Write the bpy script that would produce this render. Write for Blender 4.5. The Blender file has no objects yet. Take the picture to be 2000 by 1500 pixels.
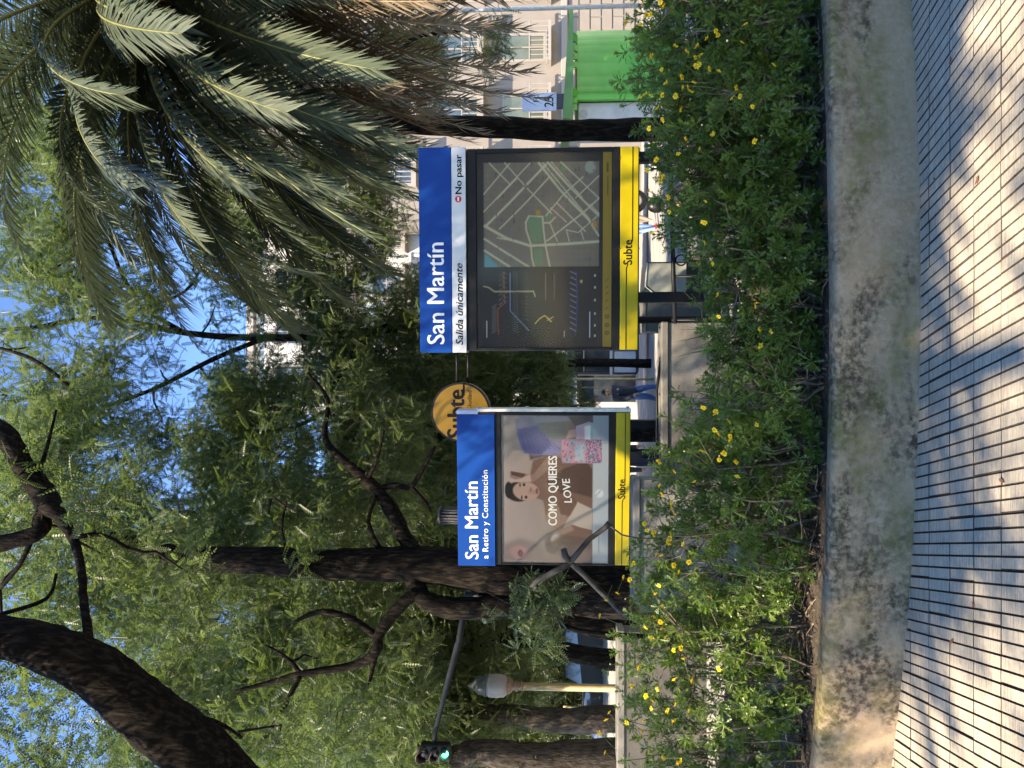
import bpy, math, random
import numpy as np
from mathutils import Vector, Matrix
R = math.radians
random.seed(7); rng = np.random.default_rng(11)
sc = bpy.context.scene
col = sc.collection
# ------------------------------------------------------------------ camera
FP = 1444.4                       # focal length in photo pixels (2000 on the long side)
HZ = 1075.0                       # row of the true horizon in the upright picture
PT = math.atan((HZ - 1000) / FP)
EYE = Vector((0, 0, 1.5))
FW = Vector((0, math.cos(PT), math.sin(PT))); UPV = Vector((0, -math.sin(PT), math.cos(PT))); RT = Vector((1, 0, 0))
cam = bpy.data.objects.new('camera', bpy.data.cameras.new('camera')); col.objects.link(cam)
cam.data.sensor_width = 36; cam.data.lens = 36 * FP / 2000; cam.data.clip_end = 2000; cam.data.clip_start = 0.05
m = Matrix.Identity(4)            # the camera is held on its side: world up points to picture left
for i, a in enumerate((-UPV, RT, -FW)):
    for j in range(3): m[j][i] = a[j]
m.translation = EYE
cam.matrix_world = m; sc.camera = cam
# ------------------------------------------------------------------ light
SUNV = Vector((-0.52, -0.58, 0.98)).normalized()      # towards the sun
elev = math.asin(SUNV.z); azim = math.atan2(SUNV.x, SUNV.y)
w = bpy.data.worlds.new('World'); sc.world = w; w.use_nodes = True
nt = w.node_tree; sky = nt.nodes.new('ShaderNodeTexSky'); sky.sky_type = 'NISHITA'; sky.sun_disc = False
sky.sun_elevation = elev; sky.sun_rotation = azim; sky.air_density = 1.0; sky.dust_density = 0.0; sky.ozone_density = 7.0
bg = nt.nodes['Background']; bg.inputs['Strength'].default_value = .095
gm = nt.nodes.new('ShaderNodeGamma'); gm.inputs['Gamma'].default_value = 1.48
nt.links.new(sky.outputs[0], gm.inputs[0]); nt.links.new(gm.outputs[0], bg.inputs['Color'])
sl = bpy.data.lights.new('sun', 'SUN'); sl.energy = 4.2; sl.angle = R(0.7); sl.color = (1, 0.97, 0.93)
so = bpy.data.objects.new('sun', sl); col.objects.link(so); so.rotation_euler = SUNV.to_track_quat('Z', 'Y').to_euler()
sc.view_settings.view_transform = 'Standard'; sc.view_settings.look = 'None'
sc.view_settings.exposure = 1.7; sc.view_settings.gamma = 1; sc.view_settings.use_curve_mapping = False
sc.view_settings.use_white_balance = True; sc.view_settings.white_balance_temperature = 9200; sc.view_settings.white_balance_tint = 10
sc.render.engine = 'CYCLES'
sc.cycles.max_bounces = 6; sc.cycles.diffuse_bounces = 3; sc.cycles.transparent_max_bounces = 12
sc.cycles.caustics_reflective = False; sc.cycles.caustics_refractive = False
# ------------------------------------------------------------------ helpers
SL = 0.083
def gz(y):
    return 0.249 if y < -3 else (-SL * y if y < 45 else -SL * 45)
def P(U, V, Y):
    """point at world depth Y seen at upright pixel (U right, V down)"""
    d = FW + RT * ((U - 750) / FP) + UPV * ((1000 - V) / FP)
    return EYE + d * (Y / d.y)
def lin(c):
    return tuple((x / 12.92 if x <= 0.04045 else ((x + 0.055) / 1.055) ** 2.4) for x in c)
def rgb(r, g, b): return lin((r / 255, g / 255, b / 255))
MATS = {}
def mat(name, c1, c2=None, rough=0.6, metal=0.0, scale=6.0, bump=0.0, bscale=None, stretch=(1, 1, 1), detail=6, spec=0.5, coat=0.0, emit=None, lo=0.35, hi=0.65):
    if name in MATS: return MATS[name]
    M = bpy.data.materials.new(name); M.use_nodes = True; n = M.node_tree.nodes; L = M.node_tree.links
    b = n['Principled BSDF']; b.inputs['Roughness'].default_value = rough; b.inputs['Metallic'].default_value = metal
    b.inputs['Specular IOR Level'].default_value = spec; b.inputs['Coat Weight'].default_value = coat; b.inputs['Coat Roughness'].default_value = 0.08
    tc = n.new('ShaderNodeTexCoord'); mp = n.new('ShaderNodeMapping'); mp.inputs['Scale'].default_value = stretch
    L.new(tc.outputs['Object'], mp.inputs[0])
    b.inputs['Base Color'].default_value = (*c1, 1)
    if c2 is not None:
        t = n.new('ShaderNodeTexNoise'); t.inputs['Scale'].default_value = scale; t.inputs['Detail'].default_value = detail
        L.new(mp.outputs[0], t.inputs['Vector'])
        r = n.new('ShaderNodeValToRGB'); r.color_ramp.elements[0].color = (*c1, 1); r.color_ramp.elements[1].color = (*c2, 1)
        r.color_ramp.elements[0].position = lo; r.color_ramp.elements[1].position = hi
        L.new(t.outputs['Fac'], r.inputs[0]); L.new(r.outputs[0], b.inputs['Base Color'])
    if bump > 0:
        t2 = n.new('ShaderNodeTexNoise'); t2.inputs['Scale'].default_value = bscale or scale * 3; t2.inputs['Detail'].default_value = 8
        L.new(mp.outputs[0], t2.inputs['Vector'])
        bn = n.new('ShaderNodeBump'); bn.inputs['Strength'].default_value = bump; bn.inputs['Distance'].default_value = 0.02
        L.new(t2.outputs['Fac'], bn.inputs['Height']); L.new(bn.outputs[0], b.inputs['Normal'])
    if emit:
        b.inputs['Emission Color'].default_value = (*emit[0], 1); b.inputs['Emission Strength'].default_value = emit[1]
    MATS[name] = M; return M
def leafmat(name, dark, light, trans, tf=0.35, rough=0.45, spec=0.4):
    M = bpy.data.materials.new(name); M.use_nodes = True; n = M.node_tree.nodes; L = M.node_tree.links
    b = n['Principled BSDF']; b.inputs['Roughness'].default_value = rough; b.inputs['Specular IOR Level'].default_value = spec
    a = n.new('ShaderNodeAttribute'); a.attribute_name = 'v'
    r = n.new('ShaderNodeValToRGB'); r.color_ramp.elements[0].color = (*dark, 1); r.color_ramp.elements[1].color = (*light, 1)
    L.new(a.outputs['Fac'], r.inputs[0]); L.new(r.outputs[0], b.inputs['Base Color'])
    t = n.new('ShaderNodeBsdfTranslucent'); mx = n.new('ShaderNodeMixShader'); mx.inputs[0].default_value = tf
    mc = n.new('ShaderNodeMix'); mc.data_type = 'RGBA'; mc.blend_type = 'MIX'; mc.inputs[0].default_value = 0.5
    L.new(r.outputs[0], mc.inputs[6]); mc.inputs[7].default_value = (*trans, 1)
    L.new(mc.outputs[2], t.inputs['Color'])
    L.new(b.outputs[0], mx.inputs[1]); L.new(t.outputs[0], mx.inputs[2]); L.new(mx.outputs[0], n['Material Output'].inputs[0])
    MATS[name] = M; return M

def fast_mesh(name, verts, faces, v=None, smooth=False, color=None):
    """verts (N,3), faces (M,k) -> mesh, quickly"""
    me = bpy.data.meshes.new(name); verts = np.asarray(verts, np.float32); faces = np.asarray(faces, np.int32)
    k = faces.shape[1]; me.vertices.add(len(verts)); me.vertices.foreach_set('co', verts.ravel())
    me.loops.add(faces.size); me.loops.foreach_set('vertex_index', faces.ravel())
    me.polygons.add(len(faces)); me.polygons.foreach_set('loop_start', np.arange(0, faces.size, k, dtype=np.int32))
    me.polygons.foreach_set('loop_total', np.full(len(faces), k, np.int32))
    if smooth: me.polygons.foreach_set('use_smooth', np.ones(len(faces), bool))
    if v is not None:
        at = me.attributes.new('v', 'FLOAT', 'POINT'); at.data.foreach_set('value', np.asarray(v, np.float32))
    if color is not None:
        at = me.color_attributes.new('Col', 'FLOAT_COLOR', 'POINT'); at.data.foreach_set('color', np.asarray(color, np.float32).ravel())
    me.update(calc_edges=True); return me

class MB:
    def __init__(s): s.v = []; s.f = []; s.m = []; s.sm = []
    def add(s, vs, fs, m=0, smooth=False):
        o = len(s.v); s.v += [tuple(x) for x in vs]
        for f in fs: s.f.append(tuple(i + o for i in f)); s.m.append(m); s.sm.append(smooth)
    def box(s, a, b, m=0, bev=0.0):
        x0, y0, z0 = (min(a[i], b[i]) for i in range(3)); x1, y1, z1 = (max(a[i], b[i]) for i in range(3))
        if bev <= 0:
            vs = [(x, y, z) for z in (z0, z1) for x, y in ((x0, y0), (x1, y0), (x1, y1), (x0, y1))]
            s.add(vs, [(0, 3, 2, 1), (4, 5, 6, 7), (0, 1, 5, 4), (1, 2, 6, 5), (2, 3, 7, 6), (3, 0, 4, 7)], m); return
        c = bev; vs = []
        ring = lambda i, z: [(x0 + i + c, y0 + i, z), (x1 - i - c, y0 + i, z), (x1 - i, y0 + i + c, z), (x1 - i, y1 - i - c, z), (x1 - i - c, y1 - i, z), (x0 + i + c, y1 - i, z), (x0 + i, y1 - i - c, z), (x0 + i, y0 + i + c, z)]
        for i, z in ((c, z0), (0, z0 + c), (0, z1 - c), (c, z1)): vs += ring(i, z)
        fs = [tuple(range(7, -1, -1)), tuple(range(24, 32))]
        for r in range(3):
            for k in range(8): fs.append((r * 8 + k, r * 8 + (k + 1) % 8, r * 8 + 8 + (k + 1) % 8, r * 8 + 8 + k))
        s.add(vs, fs, m)
    def tube(s, pts, rad, n=8, m=0, cap=True, smooth=True, jit=0.0):
        pts = [Vector(p) for p in pts]
        if not hasattr(rad, '__len__'): rad = [rad] * len(pts)
        T = []
        for i in range(len(pts)):
            t = pts[min(i + 1, len(pts) - 1)] - pts[max(i - 1, 0)]
            T.append(t.normalized() if t.length > 1e-9 else Vector((0, 0, 1)))
        ref = Vector((1, 0, 0)) if abs(T[0].x) < 0.8 else Vector((0, 1, 0))
        u = (ref - T[0] * ref.dot(T[0])).normalized(); vs = []
        for i, p in enumerate(pts):
            u = (u - T[i] * u.dot(T[i])); u = u.normalized() if u.length > 1e-6 else T[i].orthogonal().normalized()
            w_ = T[i].cross(u)
            for k in range(n):
                a = 2 * math.pi * k / n; r = rad[i] * (1 + (random.uniform(-jit, jit) if jit else 0))
                vs.append(p + (u * math.cos(a) + w_ * math.sin(a)) * r)
        fs = [(i * n + k, i * n + (k + 1) % n, (i + 1) * n + (k + 1) % n, (i + 1) * n + k) for i in range(len(pts) - 1) for k in range(n)]
        s.add(vs, fs, m, smooth)
        if cap and n > 2:
            o = len(s.v) - len(vs)
            s.f.append(tuple(o + k for k in range(n - 1, -1, -1))); s.m.append(m); s.sm.append(False)
            s.f.append(tuple(o + (len(pts) - 1) * n + k for k in range(n))); s.m.append(m); s.sm.append(False)
    def lathe(s, c, prof, n=16, m=0, smooth=True):
        c = Vector(c); s.tube([c + Vector((0, 0, z)) for r, z in prof], [max(r, 1e-4) for r, z in prof], n, m, True, smooth)
    def poly(s, pts, y, m=0, th=0.004):
        """flat polygon (x,z) at depth y with thickness th towards -y"""
        n = len(pts); vs = [(p[0], y, p[1]) for p in pts] + [(p[0], y - th, p[1]) for p in pts]
        s.add(vs, [tuple(range(n - 1, -1, -1)), tuple(range(n, 2 * n))] + [(i, (i + 1) % n, n + (i + 1) % n, n + i) for i in range(n)], m)
    def mesh(s, name):
        me = bpy.data.meshes.new(name); me.from_pydata(s.v, [], s.f)
        me.polygons.foreach_set('material_index', s.m); me.polygons.foreach_set('use_smooth', s.sm); me.update(); return me
BASE = {}
def ob(name, me, mats, parent=None, label=None, cat=None, group=None, kind=None, loc=None, rot=None):
    """link a mesh; geometry is in world coordinates even under a thing's Empty"""
    if isinstance(me, MB): me = me.mesh(name)
    if len(me.materials) == 0:
        for mm in (mats if isinstance(mats, (list, tuple)) else [mats]): me.materials.append(mm)
    o = bpy.data.objects.new(name, me); col.objects.link(o)
    if loc is not None: o.location = loc
    if rot is not None: o.rotation_euler = rot
    if parent is not None:
        o.parent = parent
        if parent.name in BASE: o.matrix_parent_inverse = BASE[parent.name]
    tag(o, label, cat, group, kind); return o
def tag(o, label=None, cat=None, group=None, kind=None):
    if label: o['label'] = label
    if cat: o['category'] = cat
    if group: o['group'] = group
    if kind: o['kind'] = kind
def thing(name, label, cat, loc=(0, 0, 0), group=None, kind=None):
    o = bpy.data.objects.new(name, None); col.objects.link(o); o.location = loc; o.empty_display_size = 0.2
    BASE[o.name] = Matrix.Translation(Vector(loc)).inverted()
    tag(o, label, cat, group, kind); return o
def copy_tree(o, parent=None):
    c = o.copy(); col.objects.link(c)
    if parent is not None: c.parent = parent
    else: BASE[c.name] = BASE[o.name]
    for ch in list(o.children): copy_tree(ch, c)
    return c
def text_mesh(body, x0, x1, z0, z1, y, th=0.003, bold=0.0, shear=0.0, rot=0.0, space=1.0):
    """lettering whose bounding box is x0..x1, z0..z1, standing in the plane y, facing -y"""
    cu = bpy.data.curves.new('lettering', 'FONT'); cu.body = body; cu.size = 1; cu.offset = bold; cu.shear = shear; cu.space_character = space
    cu.extrude = 0.5; cu.resolution_u = 3
    o = bpy.data.objects.new('tmp', cu); col.objects.link(o)
    dg = bpy.context.evaluated_depsgraph_get(); me = bpy.data.meshes.new_from_object(o.evaluated_get(dg))
    bpy.data.objects.remove(o); bpy.data.curves.remove(cu)
    co = np.empty(len(me.vertices) * 3, np.float32); me.vertices.foreach_get('co', co); co = co.reshape(-1, 3)
    mn = co.min(0); mx = co.max(0); q = (co - mn) / (mx - mn)
    out = np.empty_like(co); X = x0 + q[:, 0] * (x1 - x0); Z = z0 + q[:, 1] * (z1 - z0)
    if rot:
        cx, cz = (x0 + x1) / 2, (z0 + z1) / 2; c_, s_ = math.cos(rot), math.sin(rot)
        X, Z = cx + (X - cx) * c_ - (Z - cz) * s_, cz + (X - cx) * s_ + (Z - cz) * c_
    out[:, 0] = X; out[:, 1] = y - q[:, 2] * th; out[:, 2] = Z
    me.vertices.foreach_set('co', out.ravel()); me.update(); return me
# ------------------------------------------------------------------ materials
M_conc = mat('weathered_concrete', (.20, .185, .16), (.11, .10, .088), rough=.85, scale=3, bump=.35, bscale=60)
M_path = mat('pale_plaza_paving', (.34, .32, .29), (.25, .235, .21), rough=.9, scale=1.2, bump=.2, bscale=30)
M_road = mat('asphalt', (.05, .05, .052), (.065, .064, .062), rough=.85, scale=4, bump=.3, bscale=90)
M_soil = mat('dark_soil', (.035, .026, .018), (.075, .055, .04), rough=.95, scale=25, bump=.9, bscale=60)
M_blue = mat('blue_enamel', (0, .042, .22), (0, .048, .24), rough=.42, scale=2, spec=.1)
M_white = mat('white_enamel', (.60, .61, .62), (.52, .53, .54), rough=.35, scale=4)
M_letter = mat('white_lettering', (.78, .78, .78), rough=.4)
M_black = mat('black_frame', (.006, .0062, .0075), (.010, .0105, .012), rough=.45, scale=8, spec=.2)
M_ink = mat('black_lettering', (.005, .005, .006), rough=.6, spec=.1)
M_yellow = mat('yellow_enamel', rgb(176, 154, 22), rgb(160, 140, 18), rough=.4, scale=3)
M_gold = mat('ochre_strip', rgb(150, 118, 48), rgb(126, 98, 42), rough=.4, scale=6)
M_red = mat('red_symbol', rgb(190, 22, 26), rough=.4)
M_steel = mat('brushed_steel', (.55, .55, .55), (.4, .4, .4), rough=.3, metal=.9, scale=10)
M_alu = mat('white_aluminium', (.66, .65, .62), (.5, .49, .47), rough=.4, scale=14)
M_iron = mat('dark_painted_iron', (.018, .019, .022), (.035, .034, .034), rough=.45, scale=12, bump=.2)
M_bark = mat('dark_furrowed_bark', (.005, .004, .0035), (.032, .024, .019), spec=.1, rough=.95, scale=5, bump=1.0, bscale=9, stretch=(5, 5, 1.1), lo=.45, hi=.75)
M_bark2 = mat('grey_brown_bark', (.028, .021, .016), (.08, .064, .052), spec=.12, rough=.95, scale=5, bump=1.0, bscale=9, stretch=(4, 4, 1.2))
M_twig = mat('dark_twig', (.010, .008, .007), (.03, .024, .02), spec=.1, rough=.9, scale=20)
M_stem = mat('woody_stem', (.06, .042, .028), (.24, .185, .13), rough=.85, scale=18)
M_leafA = leafmat('pinnate_leaf', (.020, .040, .013), (.135, .175, .075), (.21, .31, .065), .44, rough=.45, spec=.45)
M_leafB = leafmat('far_leaf', (.022, .042, .015), (.12, .155, .07), (.19, .28, .06), .42, rough=.45, spec=.45)
M_leafC = leafmat('silvery_leaf', (.05, .085, .04), (.13, .17, .09), (.16, .24, .06), .35)
M_palm = leafmat('palm_leaflet', (.034, .050, .032), (.10, .125, .084), (.10, .14, .055), .16, rough=.42, spec=.4)
M_dead = leafmat('dry_palm_leaflet', (.085, .060, .040), (.25, .185, .125), (.28, .18, .09), .22, rough=.6)
M_bush = leafmat('daisy_leaf', (.06, .115, .02), (.17, .25, .045), (.20, .32, .035), .36, rough=.38, spec=.5)
M_blade = leafmat('strap_leaf', (.035, .06, .02), (.085, .12, .045), (.12, .2, .03), .25)
M_petal = mat('yellow_petal', (.80, .52, .01), (.85, .62, .02), rough=.6, scale=30)
M_disc = mat('orange_flower_centre', (.62, .30, .01), rough=.7)
M_rachis = mat('yellow_green_rachis', (.15, .16, .05), (.20, .19, .07), rough=.5, scale=8)
M_drach = mat('dry_rachis', (.22, .15, .09), (.30, .22, .14), rough=.7, scale=8)
def wallmat():
    M = bpy.data.materials.new('stained_planter_concrete'); M.use_nodes = True; n = M.node_tree.nodes; L = M.node_tree.links
    b = n['Principled BSDF']; b.inputs['Roughness'].default_value = .9; b.inputs['Specular IOR Level'].default_value = .25
    tc = n.new('ShaderNodeTexCoord')
    def noise(s, d, st=(1, 1, 1), off=(0, 0, 0), dist=0.0):
        mp = n.new('ShaderNodeMapping'); mp.inputs['Scale'].default_value = st; mp.inputs['Location'].default_value = off
        L.new(tc.outputs['Object'], mp.inputs[0]); t = n.new('ShaderNodeTexNoise'); t.inputs['Scale'].default_value = s
        t.inputs['Detail'].default_value = d; t.inputs['Distortion'].default_value = dist; t.inputs['Roughness'].default_value = .62; L.new(mp.outputs[0], t.inputs['Vector']); return t.outputs['Fac']
    def ramp(f, a, c, p0, p1):
        r = n.new('ShaderNodeValToRGB'); e = r.color_ramp.elements; e[0].position = p0; e[1].position = p1; e[0].color = (*a, 1); e[1].color = (*c, 1); L.new(f, r.inputs[0]); return r.outputs[0]
    def mix(f, a, c):
        x = n.new('ShaderNodeMix'); x.data_type = 'RGBA'; L.new(f, x.inputs[0]); L.new(a, x.inputs[6]) if not isinstance(a, tuple) else setattr(x.inputs[6], 'default_value', (*a, 1))
        L.new(c, x.inputs[7]) if not isinstance(c, tuple) else setattr(x.inputs[7], 'default_value', (*c, 1)); return x.outputs[2]
    base = ramp(noise(2.2, 8), (.21, .140, .088), (.34, .242, .158), .35, .65)
    fine = ramp(noise(38, 8), (.0, .0, .0), (1, 1, 1), .38, .62)
    base2 = mix(fine, base, mix(noise(9, 3), base, (.36, .285, .21)))
    soot = ramp(noise(1.5, 10, (1, 1, 2.2), (3.1, 0, 1.2), .5), (0, 0, 0), (1, 1, 1), .42, .56)
    soot2 = ramp(noise(30, 9), (0, 0, 0), (1, 1, 1), .38, .58)
    mu = n.new('ShaderNodeMath'); mu.operation = 'MULTIPLY'; L.new(soot, mu.inputs[0]); L.new(soot2, mu.inputs[1])
    c = mix(mu.outputs[0], base2, (.060, .042, .029))
    mo = ramp(noise(1.7, 7, (1, 1, 2.0), (9.3, 2, 0), .2), (0, 0, 0), (.85, .85, .85), .48, .64)
    mm2 = n.new('ShaderNodeMath'); mm2.operation = 'MULTIPLY'; L.new(mo, mm2.inputs[0]); L.new(ramp(noise(22, 8, (1, 1, .6), (5, 1, 4)), (.2, .2, .2), (1, 1, 1), .35, .6), mm2.inputs[1])
    c = mix(mm2.outputs[0], c, (.125, .115, .035))
    L.new(c, b.inputs['Base Color'])
    bn = n.new('ShaderNodeBump'); bn.inputs['Strength'].default_value = .5; bn.inputs['Distance'].default_value = .006; L.new(noise(45, 9), bn.inputs['Height']); L.new(bn.outputs[0], b.inputs['Normal'])
    return M
M_wall = wallmat()
def tilemat():
    M = bpy.data.materials.new('ribbed_cement_tile'); M.use_nodes = True; n = M.node_tree.nodes; L = M.node_tree.links
    b = n['Principled BSDF']; b.inputs['Roughness'].default_value = .75; b.inputs['Specular IOR Level'].default_value = .3
    g = n.new('ShaderNodeNewGeometry')
    def noise(s, d, st):
        mp = n.new('ShaderNodeMapping'); mp.inputs['Scale'].default_value = st
        L.new(g.outputs['Position'], mp.inputs[0]); t = n.new('ShaderNodeTexNoise'); t.inputs['Scale'].default_value = s
        t.inputs['Detail'].default_value = d; t.inputs['Roughness'].default_value = .65; L.new(mp.outputs[0], t.inputs['Vector']); return t.outputs['Fac']
    st = noise(1, 5, (9, 120, 1)); lg = noise(2.4, 6, (1, 1, 1)); fn = noise(60, 6, (1, 1, 1))
    r = n.new('ShaderNodeValToRGB'); e = r.color_ramp.elements; e[0].position = .33; e[1].position = .68; e[0].color = (.34, .30, .245, 1); e[1].color = (.60, .54, .45, 1); L.new(st, r.inputs[0])
    oi = n.new('ShaderNodeObjectInfo')
    r2 = n.new('ShaderNodeValToRGB'); e = r2.color_ramp.elements; e[0].color = (.88, .87, .86, 1); e[1].color = (1, .98, .94, 1); L.new(oi.outputs['Random'], r2.inputs[0])
    r3 = n.new('ShaderNodeValToRGB'); e = r3.color_ramp.elements; e[0].position = .3; e[1].position = .7; e[0].color = (.80, .79, .78, 1); e[1].color = (1, 1, 1, 1); L.new(lg, r3.inputs[0])
    r4 = n.new('ShaderNodeValToRGB'); e = r4.color_ramp.elements; e[0].position = .3; e[1].position = .6; e[0].color = (.82, .81, .80, 1); e[1].color = (1, 1, 1, 1); L.new(fn, r4.inputs[0])
    cur = r.outputs[0]
    for q in (r2, r3, r4):
        x = n.new('ShaderNodeMix'); x.data_type = 'RGBA'; x.blend_type = 'MULTIPLY'; x.inputs[0].default_value = 1; L.new(cur, x.inputs[6]); L.new(q.outputs[0], x.inputs[7]); cur = x.outputs[2]
    L.new(cur, b.inputs['Base Color'])
    bn = n.new('ShaderNodeBump'); bn.inputs['Strength'].default_value = .6; bn.inputs['Distance'].default_value = .004; L.new(st, bn.inputs['Height']); L.new(bn.outputs[0], b.inputs['Normal'])
    return M
M_tile = tilemat()
def printmat(name, rough=.3):
    M = bpy.data.materials.new(name); M.use_nodes = True; n = M.node_tree.nodes; L = M.node_tree.links
    b = n['Principled BSDF']; b.inputs['Roughness'].default_value = rough; b.inputs['Specular IOR Level'].default_value = .12
    a = n.new('ShaderNodeAttribute'); a.attribute_name = 'Col'; L.new(a.outputs['Color'], b.inputs['Base Color']); return M
M_print = printmat('printed_sheet')
def glassmat():
    M = bpy.data.materials.new('scratched_clear_pane'); M.use_nodes = True; n = M.node_tree.nodes; L = M.node_tree.links
    n.remove(n['Principled BSDF']); t = n.new('ShaderNodeBsdfTransparent'); g = n.new('ShaderNodeBsdfGlossy'); g.inputs['Roughness'].default_value = .06
    lw = n.new('ShaderNodeFresnel'); lw.inputs[0].default_value = 1.15; mx = n.new('ShaderNodeMixShader')
    ns = n.new('ShaderNodeTexNoise'); ns.inputs['Scale'].default_value = 2.0; bn = n.new('ShaderNodeBump'); bn.inputs['Strength'].default_value = .12; bn.inputs['Distance'].default_value = .05
    L.new(ns.outputs['Fac'], bn.inputs['Height']); L.new(bn.outputs[0], g.inputs['Normal'])
    L.new(lw.outputs[0], mx.inputs[0]); L.new(t.outputs[0], mx.inputs[1]); L.new(g.outputs[0], mx.inputs[2]); L.new(mx.outputs[0], n['Material Output'].inputs[0]); return M
M_glass = glassmat()
M_win = mat('dark_window_glass', (.02, .025, .032), (.05, .06, .07), rough=.08, scale=1.5, spec=.8)
# ------------------------------------------------------------------ ground, footpath, planter
WC = (0.5, 12.72); WR = 9.0                      # the planter wall is an arc round this centre
HOLE = (2.05, 3.9, 8.9, 13.4)                   # stairwell opening
def grid_sheet(xs, ys, zf, skip=None):
    mb = MB(); idx = {}; vs = []; fs = []
    for j, y in enumerate(ys):
        for i, x in enumerate(xs): vs.append((x, y, zf(x, y)))
    nx = len(xs)
    for j in range(len(ys) - 1):
        for i in range(nx - 1):
            cx, cy = (xs[i] + xs[i + 1]) / 2, (ys[j] + ys[j + 1]) / 2
            if skip and skip(cx, cy): continue
            fs.append((j * nx + i, j * nx + i + 1, (j + 1) * nx + i + 1, (j + 1) * nx + i))
    mb.add(vs, fs); return mb
gx = [-900, -60, -12, 0, HOLE[0], HOLE[1], 8, 30, 900]; gy = [-60, -3, 0, 4, 6, HOLE[2], HOLE[3], 20, 30, 45, 60, 900]
hole = lambda x, y: HOLE[0] < x < HOLE[1] and HOLE[2] < y < HOLE[3]
ob('ground', grid_sheet(gx, gy, lambda x, y: gz(y) - .06, hole), M_path, kind='structure')
M_grime = mat('joint_grime', (.035, .029, .024), (.085, .07, .055), rough=.95, scale=30)
fp = ob('footpath', grid_sheet([-7, -3, 0, 3, 7], [-2, 0, 2, 4.5, 7], lambda x, y: gz(y) - .011), M_grime, kind='structure')
TW = .219; SH = -.2216
def tile_mesh(k):
    rr = random.Random(k); mb = MB(); n = 4; w0 = TW / n
    for i in range(n):
        g = .0012; a = i * w0 + g; b = (i + 1) * w0 - g; h = rr.uniform(-.0012, .0012); e = .0035
        if rr.random() < .15: a += .004
        ya, yb = .001, TW - .001
        q = lambda x, y, z: (x + SH * y, y, z - SL * y)
        vs = [q(a, ya, -.0105), q(b, ya, -.0105), q(b, yb, -.0105), q(a, yb, -.0105), q(a + e, ya + .002, h), q(b - e, ya + .002, h), q(b - e, yb - .002, h), q(a + e, yb - .002, h)]
        mb.add(vs, [(4, 5, 6, 7)]); o = len(mb.v) - 8; mb.add([], [tuple(i + o - len(mb.v) for i in f) for f in [(0, 1, 5, 4), (1, 2, 6, 5), (2, 3, 7, 6), (3, 0, 4, 7)]], 1)
    me = mb.mesh('paving_tile'); me.materials.append(M_tile); me.materials.append(M_grime); return me
TM = [tile_mesh(k) for k in range(6)]
rest = []
for j in range(-6, 12):
    y = 2.306 + j * TW
    for i in range(-20, 22):
        x = i * TW + SH * (y - 3.1) + .012
        near = 2.1 < y < 4.35 and abs(x + .1) < 2.75
        if near:
            ob('paving_tile', random.choice(TM), M_tile, fp, loc=(x, y, gz(y) + random.uniform(-.0015, .0015)), rot=(random.uniform(-.003, .003), random.uniform(-.003, .003), 0))
        elif abs(x) < 4.6: rest.append((x, y))
mb = MB()
for x, y in rest:
    me = TM[0]
    mb.add([(v.co.x + x, v.co.y + y, v.co.z + gz(y)) for v in me.vertices], [tuple(p.vertices) for p in me.polygons if p.material_index == 0])
ob('paving_tile', mb, M_tile, fp, kind='stuff')
# planter wall: arc with a worn chamfered top
def arc(a, r): return Vector((WC[0] + r * math.sin(a), WC[1] - r * math.cos(a), 0))
prof = [(0, -.03), (0, .10), (.002, .2), (.004, .33), (.006, .392), (.020, .408), (.05, .414), (.108, .412), (.125, .402), (.13, .38), (.13, -.1)]
vs = []; A = np.linspace(-.85, .85, 220); import mathutils.noise as mn
for a in A:
    for k, (dr, z) in enumerate(prof):
        n1 = mn.noise(Vector((a * 30, z * 9, 0))) * .004 + mn.noise(Vector((a * 90, z * 25, 5))) * .0018
        top = mn.noise(Vector((a * 9, 0, 3))) * .006 + mn.noise(Vector((a * 60, dr * 20, 3))) * .0022
        p = arc(a, WR - dr - n1 * (1 if k < 5 else 0)); hz = .41 + .012 * math.sin(a * 3 - .4)
        vs.append((p.x, p.y, gz(p.y) + z * hz / .41 + (top if k >= 4 else 0)))
np_ = len(prof); fs = [(i * np_ + k, (i + 1) * np_ + k, (i + 1) * np_ + k + 1, i * np_ + k + 1) for i in range(len(A) - 1) for k in range(np_ - 1)]
mb = MB(); mb.add(vs, fs, 0, True)
# outward faces
me = mb.mesh('planter_wall')
ob('planter_wall', me, M_wall, label='low curved concrete planter wall with dark soot and green moss stains between the tiles and the daisies', cat='wall')
# soil behind it
vs = []; fs = []; nr = 12
for i, a in enumerate(A[::4]):
    for j in range(nr):
        r = WR - .131 - j * .28; p = arc(a, r)
        vs.append((p.x, p.y, gz(p.y) + .31 + mn.noise(Vector((p.x * 6, p.y * 6, 0))) * .04 + (j == nr - 1) * -.6))
na = len(A[::4]); fs = [(i * nr + j, (i + 1) * nr + j, (i + 1) * nr + j + 1, i * nr + j + 1) for i in range(na - 1) for j in range(nr - 1)]
mb = MB(); mb.add(vs, fs, 0, True); ob('planter_soil', mb, M_soil, kind='structure')
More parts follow.
